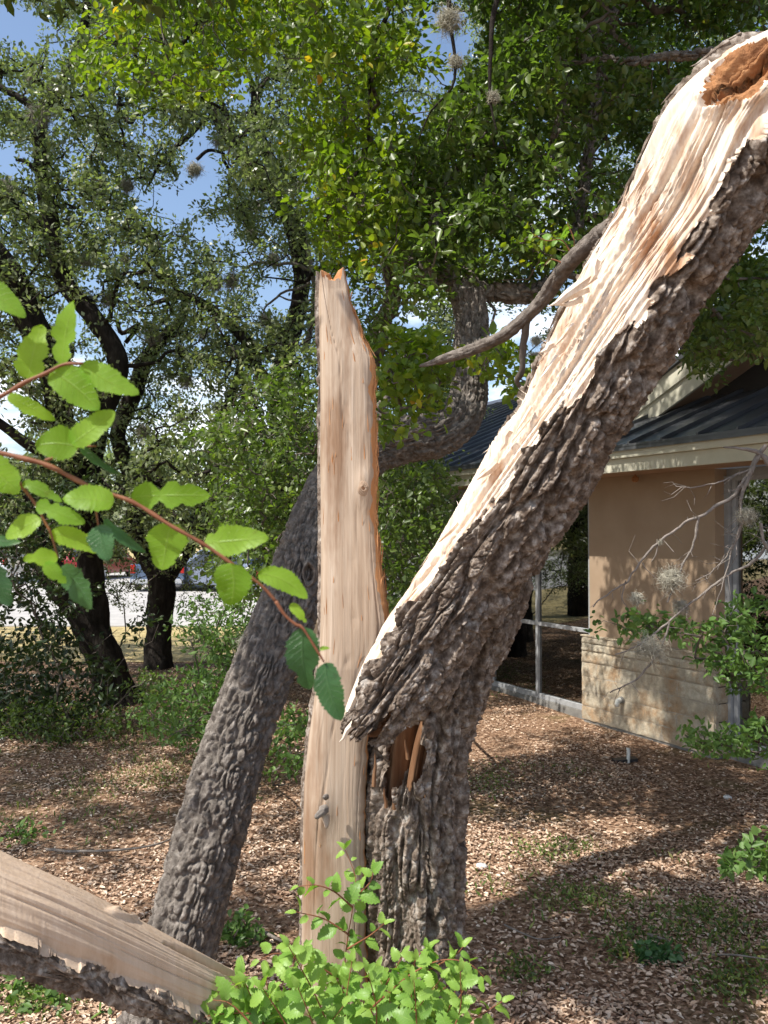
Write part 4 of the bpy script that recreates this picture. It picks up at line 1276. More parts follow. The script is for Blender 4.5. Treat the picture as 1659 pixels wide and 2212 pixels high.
shrub('shrub', 'wispy small leaved shrub between the dark oak trunks in front of the cars', 'shrub', G(240, 1440),
      [(260, 1280, 70, 50, .8), (430, 1290, 60, 40, .7), (80, 1280, 100, 40, .7), (400, 1230, 60, 30, .5), (180, 1230, 60, 30, .5)], 150, 11.5, 12.5, M['leaf_oak'], 20, .14, .04, .02, 43, single=True)
shrub('shrub', 'shadowy undergrowth shrub at the foot of the forked oak', 'shrub', G(150, 1600),
      [(130, 1560, 150, 50, 1), (330, 1490, 70, 40, .6)], 110, 8.0, 9.4, M['leaf_dark'], 22, .14, .04, .022, 44)

# low green patches
def ground_patch(name, label, cat, cx, cy, rx, ry, n, L, W, mat, seed, kind='stuff'):
    rs_ = np.random.default_rng(seed)
    x = cx + rx * rs_.normal(0, .5, n); y = cy + ry * rs_.normal(0, .5, n)
    p = np.array([G(a, b_) for a, b_ in zip(x, np.maximum(y, 1420))])
    p[:, 2] += rs_.uniform(.005, .06, n)
    D = nrm(rs_.normal(0, 1, (n, 3)) + [0, 0, .5]); Nn = rs_.normal(0, .6, (n, 3)) + [0, 0, .8]
    v, f, r = leaf_quads(p, D, Nn, L * rs_.uniform(.5, 1.3, n), W * rs_.uniform(.6, 1.3, n), rs_.uniform(0, 1, n))
    o = np_mesh(name, v, f, mat, None, False, r)
    tag(o, label, cat, None, kind)
ground_patch('weeds', 'patch of broad leaved weeds in the lower left corner under the broken limb', 'weeds', 110, 2130, 130, 90, 420, .05, .03, M['leaf_bush'], 51)
ground_patch('weeds', 'small green weeds above the broken limb at the left edge', 'weeds', 50, 1800, 60, 25, 120, .045, .022, M['leaf_bush'], 52)

for i, (cx, cy, rx, ry, n) in enumerate([(1500, 2040, 190, 60, 700), (1270, 1960, 120, 40, 420), (1600, 2150, 120, 50, 500), (1060, 1700, 60, 40, 260), (700, 1980, 60, 60, 200), (1180, 1850, 110, 25, 260),
                                          (330, 1690, 110, 30, 260), (1520, 1990, 90, 30, 260), (1120, 2120, 70, 40, 220), (60, 2180, 80, 40, 160), (1340, 2080, 60, 30, 160), (480, 1660, 60, 20, 160)]):
    ground_patch('low_weeds', None, None, cx, cy, rx, ry, n, .028, .012, M['grass'] if i % 2 else M['leaf_dark'], 70 + i)
# ground cover, thin grass and seedlings among the litter
def ground_cover():
    rs_ = np.random.default_rng(61)
    n = 80000
    x = rs_.uniform(-5, 6, n); y = 3.0 + 11 * rs_.uniform(0, 1, n) ** 1.5
    nz = fbm(x * .8, y * .8, 0, 3, 62)
    right = np.where(x > .3, .05, 0)
    ok = rs_.uniform(0, 1, n) < np.clip((nz + right - .535) * 7, 0, 1)
    x, y = x[ok], y[ok]; n = len(x)
    p = np.stack([x, y, gz(x, y) + .012], -1)
    q = p - B0; keep = (q @ BN < -.1) | (q @ BU < ROOF_U0); p = p[keep]; n = len(p)
    D = nrm(rs_.normal(0, .6, (n, 3)) + [0, 0, 1.0]); Nn = rs_.normal(0, 1, (n, 3))
    v, f, r = leaf_single(p, D, Nn, rs_.uniform(.02, .075, n), rs_.uniform(.004, .014, n), rs_.uniform(0, 1, n))
    tag(np_mesh('ground_cover', v, f, M['grass'], None, False, r), kind='stuff')
ground_cover()

# leaf litter
def litter():
    rs_ = np.random.default_rng(63)
    n = 250000
    y = 2.9 + 11 * rs_.uniform(0, 1, n) ** 1.55
    x = rs_.uniform(-1, 1, n) * (.58 * y + .8)
    p = np.stack([x, y, gz(x, y) + rs_.uniform(.002, .022, n)], -1)
    q = p - B0
    ok = (q @ BN < -.08) | (q @ BU < ROOF_U0)
    thin = fbm(x * 1.1, y * 1.1, 0, 3, 64)
    ok &= rs_.uniform(0, 1, n) < np.clip((thin - .33) * 6, .25, 1)
    p = p[ok]; n = len(p)
    ang = rs_.uniform(0, 2 * math.pi, n)
    D = np.stack([np.cos(ang), np.sin(ang), rs_.normal(0, .18, n)], -1)
    Nn = np.stack([rs_.normal(0, .34, n), rs_.normal(0, .34, n), np.ones(n)], -1)
    rnd = np.clip(rs_.beta(1.5, 1.3, n), 0, 1)
    v, f, r = leaf_quads(p, D, Nn, rs_.uniform(.015, .044, n), rs_.uniform(.008, .019, n), rnd, fold=.25)
    tag(np_mesh('leaf_litter', v, f, M['litter'], None, False, r), kind='stuff')
litter()

# ------------------------------------------------------------------ house
def mat_stone():
    m, nt, b = new_mat('limestone')
    at = nt.nodes.new('ShaderNodeAttribute'); at.attribute_name = 'rnd'
    r = ramp(nt, [(0, (.40, .345, .26)), (.5, (.46, .405, .31)), (1, (.52, .47, .37))])
    nt.links.new(at.outputs['Fac'], r.inputs['Fac'])
    n = noise_node(nt, 3.2, 6, .7)
    r2 = ramp(nt, [(.46, (0, 0, 0)), (.66, (.85, .85, .85))])
    nt.links.new(n.outputs['Fac'], r2.inputs['Fac'])
    mx = nt.nodes.new('ShaderNodeMixRGB'); mx.inputs['Color2'].default_value = (.34, .20, .095, 1)
    nt.links.new(r2.outputs['Color'], mx.inputs['Fac']); nt.links.new(r.outputs['Color'], mx.inputs['Color1'])
    n3 = noise_node(nt, 22, 6, .7)
    r3 = ramp(nt, [(.3, (.72, .72, .70)), (.65, (1.08, 1.07, 1.05))])
    nt.links.new(n3.outputs['Fac'], r3.inputs['Fac'])
    m2 = nt.nodes.new('ShaderNodeMixRGB'); m2.blend_type = 'MULTIPLY'; m2.inputs['Fac'].default_value = 1
    nt.links.new(mx.outputs['Color'], m2.inputs['Color1']); nt.links.new(r3.outputs['Color'], m2.inputs['Color2'])
    nt.links.new(m2.outputs['Color'], b.inputs['Base Color'])
    b.inputs['Roughness'].default_value = .9
    bp = nt.nodes.new('ShaderNodeBump'); bp.inputs['Strength'].default_value = .7; bp.inputs['Distance'].default_value = .015
    nt.links.new(n3.outputs['Fac'], bp.inputs['Height']); nt.links.new(bp.outputs['Normal'], b.inputs['Normal'])
    return m
M['stone'] = mat_stone()
M['mortar'] = mat_noise('mortar', [(.3, (.30, .26, .20)), (.7, (.42, .37, .30))], 30, .95, .5, 90)
M['stucco'] = mat_noise('tan_stucco', [(.3, (.31, .222, .148)), (.7, (.36, .265, .182))], 3, .95, .35, 260, detail=7, bdist=.003)
M['trim'] = mat_noise('cream_trim', [(.3, (.50, .48, .37)), (.7, (.58, .55, .44))], 5, .6)
M['soffit'] = mat_noise('soffit_board', [(.3, (.36, .23, .15)), (.7, (.45, .31, .21))], 4, .7)
M['roof'] = mat_noise('dark_metal_roof', [(.3, (.075, .078, .085)), (.7, (.13, .134, .143))], 2.2, .38, .1, 5, spec=.6, metal=.45)
M['alu'] = mat_noise('pale_window_frame', [(.3, (.27, .275, .28)), (.7, (.36, .365, .37))], 12, .45)
M['slabcon'] = mat_noise('grey_foundation', [(.3, (.14, .135, .125)), (.7, (.24, .23, .21))], 8, .95, .4, 60)
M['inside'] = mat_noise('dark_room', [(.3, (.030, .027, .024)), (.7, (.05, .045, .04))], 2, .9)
M['black'] = mat_noise('black_plastic', [(.3, (.012, .012, .013)), (.7, (.03, .03, .032))], 8, .5)
def mat_glass():
    m, nt, b = new_mat('window_glass')
    nt.nodes.remove(b)
    gl = nt.nodes.new('ShaderNodeBsdfGlossy'); gl.inputs['Roughness'].default_value = .015; gl.inputs['Color'].default_value = (.85, .87, .86, 1)
    tr = nt.nodes.new('ShaderNodeBsdfTransparent'); tr.inputs['Color'].default_value = (.42, .40, .37, 1)
    fr = nt.nodes.new('ShaderNodeFresnel'); fr.inputs['IOR'].default_value = 1.9
    mr = nt.nodes.new('ShaderNodeMapRange'); mr.inputs['To Min'].default_value = .20; mr.inputs['To Max'].default_value = 1
    ms = nt.nodes.new('ShaderNodeMixShader')
    nt.links.new(fr.outputs['Fac'], mr.inputs['Value']); nt.links.new(mr.outputs['Result'], ms.inputs['Fac'])
    nt.links.new(tr.outputs['BSDF'], ms.inputs[1]); nt.links.new(gl.outputs['BSDF'], ms.inputs[2])
    nt.links.new(ms.outputs['Shader'], nt.nodes['Material Output'].inputs['Surface'])
    return m
M['glass'] = mat_glass()

house = empty('house', B(0, 0, 0))
tag(house, 'single storey house with dark metal roof, tan stucco and limestone wall behind the leaning stem', 'house')
def bbox(mb, u0, u1, w0, w1, z0, z1):
    mb.box(B(u0, w0, z0), BU * (u1 - u0), BN * (w1 - w0), BZ * (z1 - z0))
def hb(name, rng6, mat, bevel=0.0, parent=house):
    if isinstance(rng6, list) and len(rng6) > 1:
        for r6 in rng6: hb(name, r6, mat, bevel, parent)
        return
    mb = MB()
    for r6 in (rng6 if isinstance(rng6, list) else [rng6]): bbox(mb, *r6)
    return mb.build(name, mat, parent, bevel)

SOF = 2.70; FT = 2.92; PITR = .40
U0, U1 = ROOF_U0, 8.0
# stucco wall, left of windows, panel, and ends
hb('wall', [(-.13, 1.60, .0, .30, .93, SOF), (U0 + .5, -7.72, .0, .20, .0, SOF), (4.65, U1 - .4, .0, .2, 0, SOF)], M['stucco'])
hb('foundation', [(-7.72, -.16, .02, .30, -.1, .085), (1.62, 4.64, .12, .40, -.1, .10), (-.2, 1.60, -.035, .28, -.1, .02)], M['slabcon'], .006)
hb('wall', [(U0 + .5, U0 + .7, .21, 8.4, 0, SOF), (U0 + .7, U1 - .4, 8.2, 8.4, 0, SOF), (U1 - .6, U1 - .4, .21, 8.2, 0, SOF)], M['stucco'])
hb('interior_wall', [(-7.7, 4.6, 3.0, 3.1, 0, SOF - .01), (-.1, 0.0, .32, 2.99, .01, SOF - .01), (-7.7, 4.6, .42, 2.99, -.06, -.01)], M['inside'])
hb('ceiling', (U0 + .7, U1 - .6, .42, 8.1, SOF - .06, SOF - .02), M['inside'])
# limestone base: rows of separate stones with mortar behind
hb('stone_backing', (-.20, 1.62, -.045, .0, .02, .925), M['mortar'])
def stones():
    rs_ = np.random.default_rng(81)
    V, Fc, Rn = [], [], []
    rows = [(0.02, .17), (.17, .33), (.33, .50), (.50, .655), (.655, .78), (.78, .865), (.865, .955)]
    def brick(u0, u1, z0, z1, w0, face=0):
        n = 7
        a = np.linspace(0, 1, n + 1)
        A, C_ = np.meshgrid(a, a)
        e = np.minimum(np.minimum(A, 1 - A) * (u1 - u0), np.minimum(C_, 1 - C_) * (z1 - z0))
        bulge = (.004 + .010 * (z0 > .6)) * (1 - np.exp(-e / .004)) + .012 * (fbm(A * 3 + u0 * 7, C_ * 3 + z0 * 9, 0 * A, 3, 5) - .5)
        jx = (fbm(A * 5 + u0 * 3, C_ * 4, 0 * A + z0, 2, 7) - .5) * .018
        if face == 0:
            Pn = B0 + BU * (u0 + (u1 - u0) * A + jx)[..., None] + BZ * (z0 + (z1 - z0) * C_ + jx)[..., None] + BN * (w0 - bulge)[..., None]
        else:
            Pn = B0 + BN * (u0 + (u1 - u0) * A)[..., None] + BZ * (z0 + (z1 - z0) * C_)[..., None] + BU * (w0 + bulge)[..., None]
        k = sum(len(v) for v in V)
        V.append(Pn.reshape(-1, 3)); Fc.append(grid_faces(n + 1, n + 1, False).reshape(-1, 4) + k)
        Rn.append(np.full((n + 1) ** 2, rs_.uniform()))
    for i, (z0, z1) in enumerate(rows):
        u = -.215
        while u < 1.60:
            L = rs_.uniform(.20, .52) if i < 5 else rs_.uniform(.14, .40)
            u2 = min(u + L, 1.63)
            if 1.63 - u2 < .10: u2 = 1.63
            g = .0015
            brick(u + g, u2 - g, z0 + g, z1 - g, -.046)
            u = u2
        brick(-.066, .20, z0 + .004, z1 - .004, 1.621, 1)
    return np_mesh('stone_base', np.vstack(V), np.vstack(Fc), M['stone'], house, True, np.concatenate(Rn))
stones()
hb('stone_cap', (-.215, 1.64, -.066, -.0005, .94, .957), M['stone'], .004)

# windows
def window(u0, u1, z0, z1, w, mull, trans, depth=.07):
    fr = MB(); t = .045
    bbox(fr, u0, u0 + t, w - depth / 2, w + depth / 2, z0, z1); bbox(fr, u1 - t, u1, w - depth / 2, w + depth / 2, z0, z1)
    bbox(fr, u0 + t, u1 - t, w - depth / 2, w + depth / 2, z0, z0 + t + .015); bbox(fr, u0 + t, u1 - t, w - depth / 2, w + depth / 2, z1 - t, z1)
    us = [u0 + t] + list(mull) + [u1 - t]
    for mu in mull: bbox(fr, mu - t / 2, mu + t / 2, w - depth / 2, w + depth / 2, z0 + t + .015, z1 - t)
    edges = [u0 + t] + [q for mu in mull for q in (mu - t / 2, mu + t / 2)] + [u1 - t]
    for a, b in zip(edges[::2], edges[1::2]):
        if trans: bbox(fr, a, b, w - depth / 2 + .003, w + depth / 2 - .003, trans - t / 2, trans + t / 2)
    f = fr.build('window', M['alu'], house, .003)
    for a, b in zip(edges[::2], edges[1::2]):
        gs = [(z0 + t + .015, trans - t / 2), (trans + t / 2, z1 - t)] if trans else [(z0 + t + .015, z1 - t)]
        for za, zb in gs:
            mb = MB(); bbox(mb, a, b, w - .004, w + .004, za, zb); mb.build('pane', M['glass'], f)
window(-3.95, -.135, .086, SOF - .07, .06, (-3.02, -2.06, -1.11), .99)
window(-7.70, -3.99, .086, SOF - .07, .06, (-6.77, -5.86, -4.92), .99)
window(1.66, 4.62, .101, SOF - .07, .19, (2.62, 3.6), None)
hb('wall', [(-7.7, -.135, .03, .20, SOF - .07, SOF), (1.60, 4.64, .16, .30, SOF - .07, SOF), (1.601, 1.655, .12, .30, .10, SOF - .07)], M['alu'])
# soffit, fascia, gutter
hb('soffit', [(U0, U1, -.56, -.001, SOF, SOF + .03)], M['soffit'])
hb('fascia', [(U0, U1, -.60, -.561, SOF - .015, SOF + .115), (U0, U1, -.64, -.561, SOF + .116, FT - .01)], M['trim'], .004)
hb('drip_edge', (U0 - .03, U1 + .03, -.67, -.60, FT - .009, FT + .022), M['roof'])
# roof planes with standing seams
def slope_pt(u, w, lift=0.0):
    z = FT + .03 + PITR * (min(w, 4.4 + 4.4 - w) + .6) if w <= 4.4 else FT + .03 + PITR * (4.4 + .6 - (w - 4.4))
    return B(u, w, z + lift)
rf = MB()
for wa, wb in ((-.67, 4.4), (4.4, 9.4)):
    a, b_, c, d_ = slope_pt(U0 - .02, wa), slope_pt(U1, wa), slope_pt(U1, wb), slope_pt(U0 - .02, wb)
    rf.prism([a, b_, c, d_], BZ * -.04)
roof = rf.build('roof', M['roof'], house)
sm = MB()
u = U0 + .1
while u < U1:
    for wa, wb in ((-.67, 4.38), (4.42, 9.4)):
        a = slope_pt(u, wa, .002); b_ = slope_pt(u, wb, .002)
        sm.box(a, BU * .022, b_ - a, BZ * .038)
    u += .41
sm.build('standing_seams', M['roof'], roof)
rc = MB(); rc.prism([B(U0 - .02, 4.25, FT + .03 + PITR * 4.85 + .03), B(U0 - .02, 4.4, FT + .03 + PITR * 5.0 + .075), B(U0 - .02, 4.55, FT + .03 + PITR * 4.85 + .03)], BU * (U1 - U0))
rc.build('ridge_cap', M['roof'], roof)
ge = MB(); ge.prism([B(U0 + .5, -.0, SOF), B(U0 + .5, 8.4, SOF), B(U0 + .5, 4.4, SOF + .25 + PITR * 4.4)], BU * .18); ge.build('gable_wall', M['stucco'], house)
# cross gable at the right: rising trim boards and its dark roof
GW = .62; GU = .55; GP = .43; GL = 4.6
gz0 = FT + .03 + PITR * (GW + .6)
def gp_(u, w, dz=0.0): return B(u, w, gz0 + GP * (u - GU) + dz) if u <= GU + GL else B(u, w, gz0 + GP * (2 * GL - (u - GU)) + dz)
gr = MB()
for (ua, ub) in ((GU - .25, GU + GL), (GU + GL, GU + 2 * GL)):
    gr.prism([gp_(ua, GW - .28, .36), gp_(ub, GW - .28, .36), gp_(ub, 4.3, .36), gp_(ua, 4.3, .36)], BZ * -.05)
groof = gr.build('gable_roof', M['roof'], house)
t1 = MB(); t2 = MB(); t3 = MB()
for (ua, ub) in ((GU - .45, GU + GL), (GU + GL, GU + 2 * GL)):
    t1.prism([gp_(ua, GW - .24, .305), gp_(ub, GW - .24, .305), gp_(ub, GW - .24, .125), gp_(ua, GW - .24, .125)], BN * .04)
    t2.prism([gp_(ua, GW - .21, .122), gp_(ub, GW - .21, .122), gp_(ub, GW - .21, -.06), gp_(ua, GW - .21, -.06)], BN * .035)
    t3.prism([gp_(ua, GW - .27, .308), gp_(ub, GW - .27, .308), gp_(ub, GW - .27, .358), gp_(ua, GW - .27, .358)], BN * .05)
t1.build('barge_board', M['trim'], house); t2.build('barge_board', M['trim'], house); t3.build('drip_edge', M['roof'], house)
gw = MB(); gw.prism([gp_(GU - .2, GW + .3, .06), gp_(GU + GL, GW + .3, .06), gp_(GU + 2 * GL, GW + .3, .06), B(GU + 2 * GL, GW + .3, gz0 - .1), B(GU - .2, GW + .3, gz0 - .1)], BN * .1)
gw.build('gable_wall', M['inside'], house)  # dark room colour paints in the shade under the barge boards
gs_ = MB()
gs_.prism([gp_(GU - .2, GW - .17, .06), gp_(GU + GL, GW - .17, .06), gp_(GU + GL, GW + .3, .06), gp_(GU - .2, GW + .3, .06)], BZ * -.02)
gs_.build('soffit', M['soffit'], house)

# pipe stub in the stone wall, stake, stones, wasp nest, bin inside
def G2(x, y): return G(x, y)
pipe = empty('drain_pipe', B(.52, -.07, .33)); tag(pipe, 'short white plastic pipe elbow poking out of the limestone wall', 'pipe')
M['pvc'] = mat_noise('white_plastic', [(.3, (.5, .5, .46)), (.7, (.68, .68, .63))], 20, .5)
mb = MB(); c = B(.42, 0, .335)
mb.tube([c - BN * .06, c - BN * .09, c - BN * .112 - BZ * .008, c - BN * .122 - BZ * .03, c - BN * .122 - BZ * .062], [.026, .026, .026, .026, .027], 14)
mb.build('pipe', M['pvc'], pipe, smooth=True)
mb = MB(); mb.tube([c - BN * .055, c - BN * .082], [.036, .034], 16); mb.build('collar', M['slabcon'], pipe)
nest = MB()
cN = B(.66, -.08, SOF - .035)
nest.tube([cN + BZ * .034, cN + BZ * .02, cN, cN - BZ * .03, cN - BZ * .045], [.006, .016, .036, .034, .018], 10)
tag(nest.build('wasp_nest', M['rot'], None, smooth=True), 'small round brown nest hanging under the soffit above the stucco', 'nest')
bin_ = empty('storage_bin', B(-2.25, .75, -.01)); tag(bin_, 'black plastic bin behind the glass of the left window', 'bin')
mb = MB(); bbox(mb, -2.75, -2.15, .45, 1.0, 0.0, .98); mb.build('body', M['black'], bin_, .02)
mb = MB(); bbox(mb, -2.79, -2.11, .42, 1.03, .985, 1.04); mb.build('lid', M['black'], bin_, .015)
stake = empty('survey_stake', G(1357, 1642)); tag(stake, 'small pale pipe stub standing on a dark plate in the leaf litter before the house', 'stub')
p0 = G(1357, 1646)
mb = MB(); mb.tube([p0, p0 + [0.004, 0, .12]], [.017, .017], 12); mb.tube([p0 + [.0, 0, .12], p0 + [.004, 0, .135]], [.019, .019], 12); mb.build('pipe', M['pvc'], stake)
mb = MB(); mb.box(p0 + [-.13, -.03, .0], (.22, .03, .01), (-.01, .09, 0), (0, 0, .03)); mb.build('plate', M['black'], stake, .004)
M['rock'] = mat_noise('white_limestone_rock', [(.3, (.50, .48, .45)), (.7, (.78, .77, .75))], 40, .9, .8, 80)
def rock(x, y, r, label, seed):
    p = G(x, y)
    n, m = 14, 20
    a = np.linspace(-math.pi, math.pi, m, endpoint=False); t = np.linspace(.02, math.pi - .02, n)
    A, T_ = np.meshgrid(a, t)
    d = np.stack([np.cos(A) * np.sin(T_), np.sin(A) * np.sin(T_), np.cos(T_)], -1)
    rr = r * (.72 + .6 * (np.round(fbm(d[..., 0] * 1.5 + seed, d[..., 1] * 1.5, d[..., 2] * 1.5, 3, seed) * 5) / 5))
    V = d * rr[..., None] * [1.1, .9, .62]
    V += p + [0, 0, r * .3]
    tag(grid_mesh('rock', V, M['rock'], None, smooth=False), label, 'rock', 'white rocks lying in the leaf litter')
rock(1040, 1885, .034, 'white rock right beside the standing trunk, largest of the rocks', 3)
rock(1572, 1730, .030, 'white rock in the shade toward the right edge under the window wall', 5)
rock(1000, 1872, .024, 'pinkish pale rock just left of the largest white rock', 7)
rock(1415, 2300, .040, 'pale flat rock at the bottom edge below the dark sapling', 9)

# thin fallen sticks
def stick(pts, r, label, mat='twig_grey'):
    rows = [G(x, y) + [0, 0, .02 + h] for x, y, h in pts]
    c = catmull(np.hstack([np.array(rows), np.full((len(rows), 1), r)]), .02)
    s = arclen(c)
    c[:, 2] += (fbm(s * 6, 0, 0, 2, int(pts[0][0])) - .5) * .015
    V = tube_verts(c, np.repeat(c[:, 3:4] * np.linspace(1.1, .5, len(c))[:, None], 6, 1), 6)
    tag(grid_mesh('stick', V, M[mat], None), label, 'stick', 'dead sticks on the ground')
stick([(100, 1838, 0), (240, 1848, .02), (330, 1835, .02), (410, 1800, 0)], .009, 'long thin stick lying in the litter left of the leaning oak')
stick([(1445, 2315, .0), (1435, 2290, .01), (1420, 2265, .0)], .006, 'short stick at the bottom right near the pale rock')
stick([(1400, 2050, 0), (1450, 2072, .01)], .010, 'short thick stick in the right hand litter above the sapling')
stick([(1540, 2090, 0), (1600, 2115, .05), (1680, 2118, .03)], .005, 'curved bare stick near the lower right edge')
stick([(555, 2030, 0), (610, 2060, .01)], .012, 'pale stick between the leaning oak foot and the slab')
stick([(1090, 2020, 0), (1160, 2060, .01), (1210, 2050, .0)], .005, 'thin stick right of the standing trunk in shaded litter')

# ------------------------------------------------------------------ parked cars
def paint(name, c, rough=.3):
    m, nt, b = new_mat(name)
    b.inputs['Base Color'].default_value = (*c, 1); b.inputs['Roughness'].default_value = rough; b.inputs['Metallic'].default_value = .25
    b.inputs['Coat Weight'].default_value = .5
    return m
M['tyre'] = paint('tyre_rubber', (.02, .02, .02), .8)
M['rim'] = paint('alloy_rim', (.45, .46, .48), .35)
M['carglass'] = paint('car_glass', (.02, .025, .03), .08)
M['redlamp'] = paint('red_lamp', (.45, .01, .01), .2)
M['paleL'] = paint('clear_lamp', (.7, .7, .68), .2)
def car(label, x, y, rz, L, W, H, color, pickup=False, van=False):
    t = empty('parked_car', (x, y, -.08), rz); tag(t, label, 'car', 'cars parked in the lot behind the trees')
    c, s = math.cos(rz), math.sin(rz)
    def W_(p): return np.array([x + p[0] * c - p[1] * s, y + p[0] * s + p[1] * c, -.08 + p[2]])
    bm_paint = paint('car_paint', color)
    h1 = H * .58; g = .26
    if pickup: roofp = [(-L * .02, h1), (L * .03, H * .97), (L * .20, H), (L * .33, h1 + .02)]
    elif van: roofp = [(-L * .49, h1), (-L * .46, H * .96), (L * .16, H), (L * .33, h1 + .02)]
    else: roofp = [(-L * .44, h1 + .02), (-L * .26, H * .97), (L * .10, H), (L * .30, h1 + .02)]
    prof = [(-L / 2, g + .1), (-L / 2 + .03, h1 - .04), (-L / 2 + .10, h1)] + [(L * .30 + .1, h1), (L / 2 - .12, h1 - .14), (L / 2, g + .25), (L / 2 - .05, g)] 
    def arch(cx):
        r = .37
        return [(cx + r * math.cos(a), g + r * math.sin(a) * .95) for a in np.linspace(0, math.pi, 9)]
    bottom = arch(L * .31) + arch(-L * .31)
    poly = prof + bottom + [(-L / 2 + .05, g)]
    mb = MB(); mb.prism([W_((px_, -W / 2, pz)) for px_, pz in poly], W_((0, W, 0)) - W_((0, 0, 0)))
    body = mb.build('body', bm_paint, t, .03, smooth=False)
    ins = .12
    cb = MB(); lo = [(roofp[0][0], h1 - .02)] + roofp + [(roofp[-1][0], h1 - .02)]
    n = len(roofp)
    vv = []
    for sgn in (-1, 1):
        for i, (px_, pz) in enumerate(roofp):
            yy = W / 2 - (.04 if i in (0, n - 1) else ins + .06)
            vv.append(W_((px_, sgn * yy, pz)))
    cb.add(vv, [tuple(range(n)), tuple(range(n, 2 * n))[::-1]] + [(i, (i + 1) % n, n + (i + 1) % n, n + i) for i in range(n)])
    cabin = cb.build('cabin', bm_paint, t, .02)
    gw_ = MB()
    for sgn in (-1, 1):
        cxm = np.mean([q[0] for q in roofp]); 
        for a, b_ in ((.08, .46), (.54, .92)):
            x0 = roofp[0][0] * (1 - a) + roofp[-1][0] * a; x1 = roofp[0][0] * (1 - b_) + roofp[-1][0] * b_
            xt0 = roofp[1][0] * (1 - a) + roofp[2][0] * a; xt1 = roofp[1][0] * (1 - b_) + roofp[2][0] * b_
            pts = [W_((x0, sgn * (W / 2 - .045), h1 + .05)), W_((x1, sgn * (W / 2 - .045), h1 + .05)), W_((xt1, sgn * (W / 2 - ins - .035), H * .93)), W_((xt0, sgn * (W / 2 - ins - .035), H * .93))]
            gw_.prism(pts, W_((0, sgn * .02, 0)) - W_((0, 0, 0)))
    for (i, j, o_) in ((0, 1, -.02), (2, 3, .02)):
        a, b_ = roofp[i], roofp[j]
        p1 = (a[0] * .85 + b_[0] * .15, a[1] * .85 + b_[1] * .15); p2 = (a[0] * .12 + b_[0] * .88, a[1] * .12 + b_[1] * .88)
        pts = [W_((p1[0], -W / 2 + .2, p1[1])), W_((p1[0], W / 2 - .2, p1[1])), W_((p2[0], W / 2 - .28, p2[1])), W_((p2[0], -W / 2 + .28, p2[1]))]
        gw_.prism(pts, W_((o_, 0, .02)) - W_((0, 0, 0)))
    gw_.build('windows', M['carglass'], t)
    for wx in (L * .31, -L * .31):
        for sgn in (-1, 1):
            mb = MB(); cpt = np.array([wx, sgn * (W / 2 - .12), .33]); m_ = 18
            for (r0, dy0, dy1, tgt) in ((.33, -.11, .11, 'tyre'),):
                ring = [[W_(cpt + [r0 * k_ * math.cos(a), dy, r0 * k_ * math.sin(a)]) for a in np.linspace(0, 2 * math.pi, m_, endpoint=False)] for dy, k_ in ((dy0, .9), (dy0 + .03, 1), (dy1 - .03, 1), (dy1, .9))]
                mb.add(np.vstack(ring), [tuple(q) for q in grid_faces(4, m_).reshape(-1, 4)] + [tuple(range(m_)), tuple(range(3 * m_, 4 * m_))[::-1]])
            wh = mb.build('wheel', M['tyre'], t)
            mb = MB(); ring = [[W_(cpt + [.2 * k_ * math.cos(a), sgn * dy, .2 * k_ * math.sin(a)]) for a in np.linspace(0, 2 * math.pi, m_, endpoint=False)] for dy, k_ in ((.108, 1), (.118, .9), (.112, .3))]
            mb.add(np.vstack(ring), [tuple(q) for q in grid_faces(3, m_).reshape(-1, 4)] + [tuple(range(2 * m_, 3 * m_))])
            mb.build('rim', M['rim'], wh)
    for sgn in (-1, 1):
        mb = MB(); mb.box(W_((-L / 2 - .012, sgn * (W / 2 - .10) - .09, h1 - .34)), W_((.05, 0, 0)) - W_((0, 0, 0)), W_((0, .18, 0)) - W_((0, 0, 0)), BZ * .32); mb.build('tail_light', M['redlamp'], t, .012)
        mb = MB(); mb.box(W_((L / 2 - .12, sgn * (W / 2 - .2) - .12, h1 - .36)), W_((.1, 0, 0)) - W_((0, 0, 0)), W_((0, .24, 0)) - W_((0, 0, 0)), BZ * .13); mb.build('headlight', M['paleL'], t, .012)
    mb = MB(); mb.box(W_((-L / 2 - .06, -W / 2 + .05, g + .04)), W_((.1, 0, 0)) - W_((0, 0, 0)), W_((0, W - .1, 0)) - W_((0, 0, 0)), BZ * .17); mb.build('bumper', M['rim'] if pickup else bm_paint, t, .02)
    mb = MB(); mb.box(W_((-L / 2 - .075, -.16, g + .08)), W_((.012, 0, 0)) - W_((0, 0, 0)), W_((0, .32, 0)) - W_((0, 0, 0)), BZ * .11); mb.build('number_plate', M['paleL'], t)
    return t
car('blue pickup truck seen from behind, red tail lights showing beside the fork trunk', -8.6, 33.5, R(96), 5.2, 1.95, 1.75, (.08, .12, .20), pickup=True)
car('grey blue car with its side and wheels showing, right of the blue truck', -6.0, 31.5, R(148), 4.7, 1.85, 1.55, (.16, .19, .26))
car('red car mostly hidden by the oak trunks', -13.6, 40.5, R(80), 4.4, 1.8, 1.6, (.24, .015, .02))
car('white van at the far left behind the dark shrub', -17.4, 38.0, R(100), 4.9, 1.95, 1.95, (.72, .73, .74), van=True)

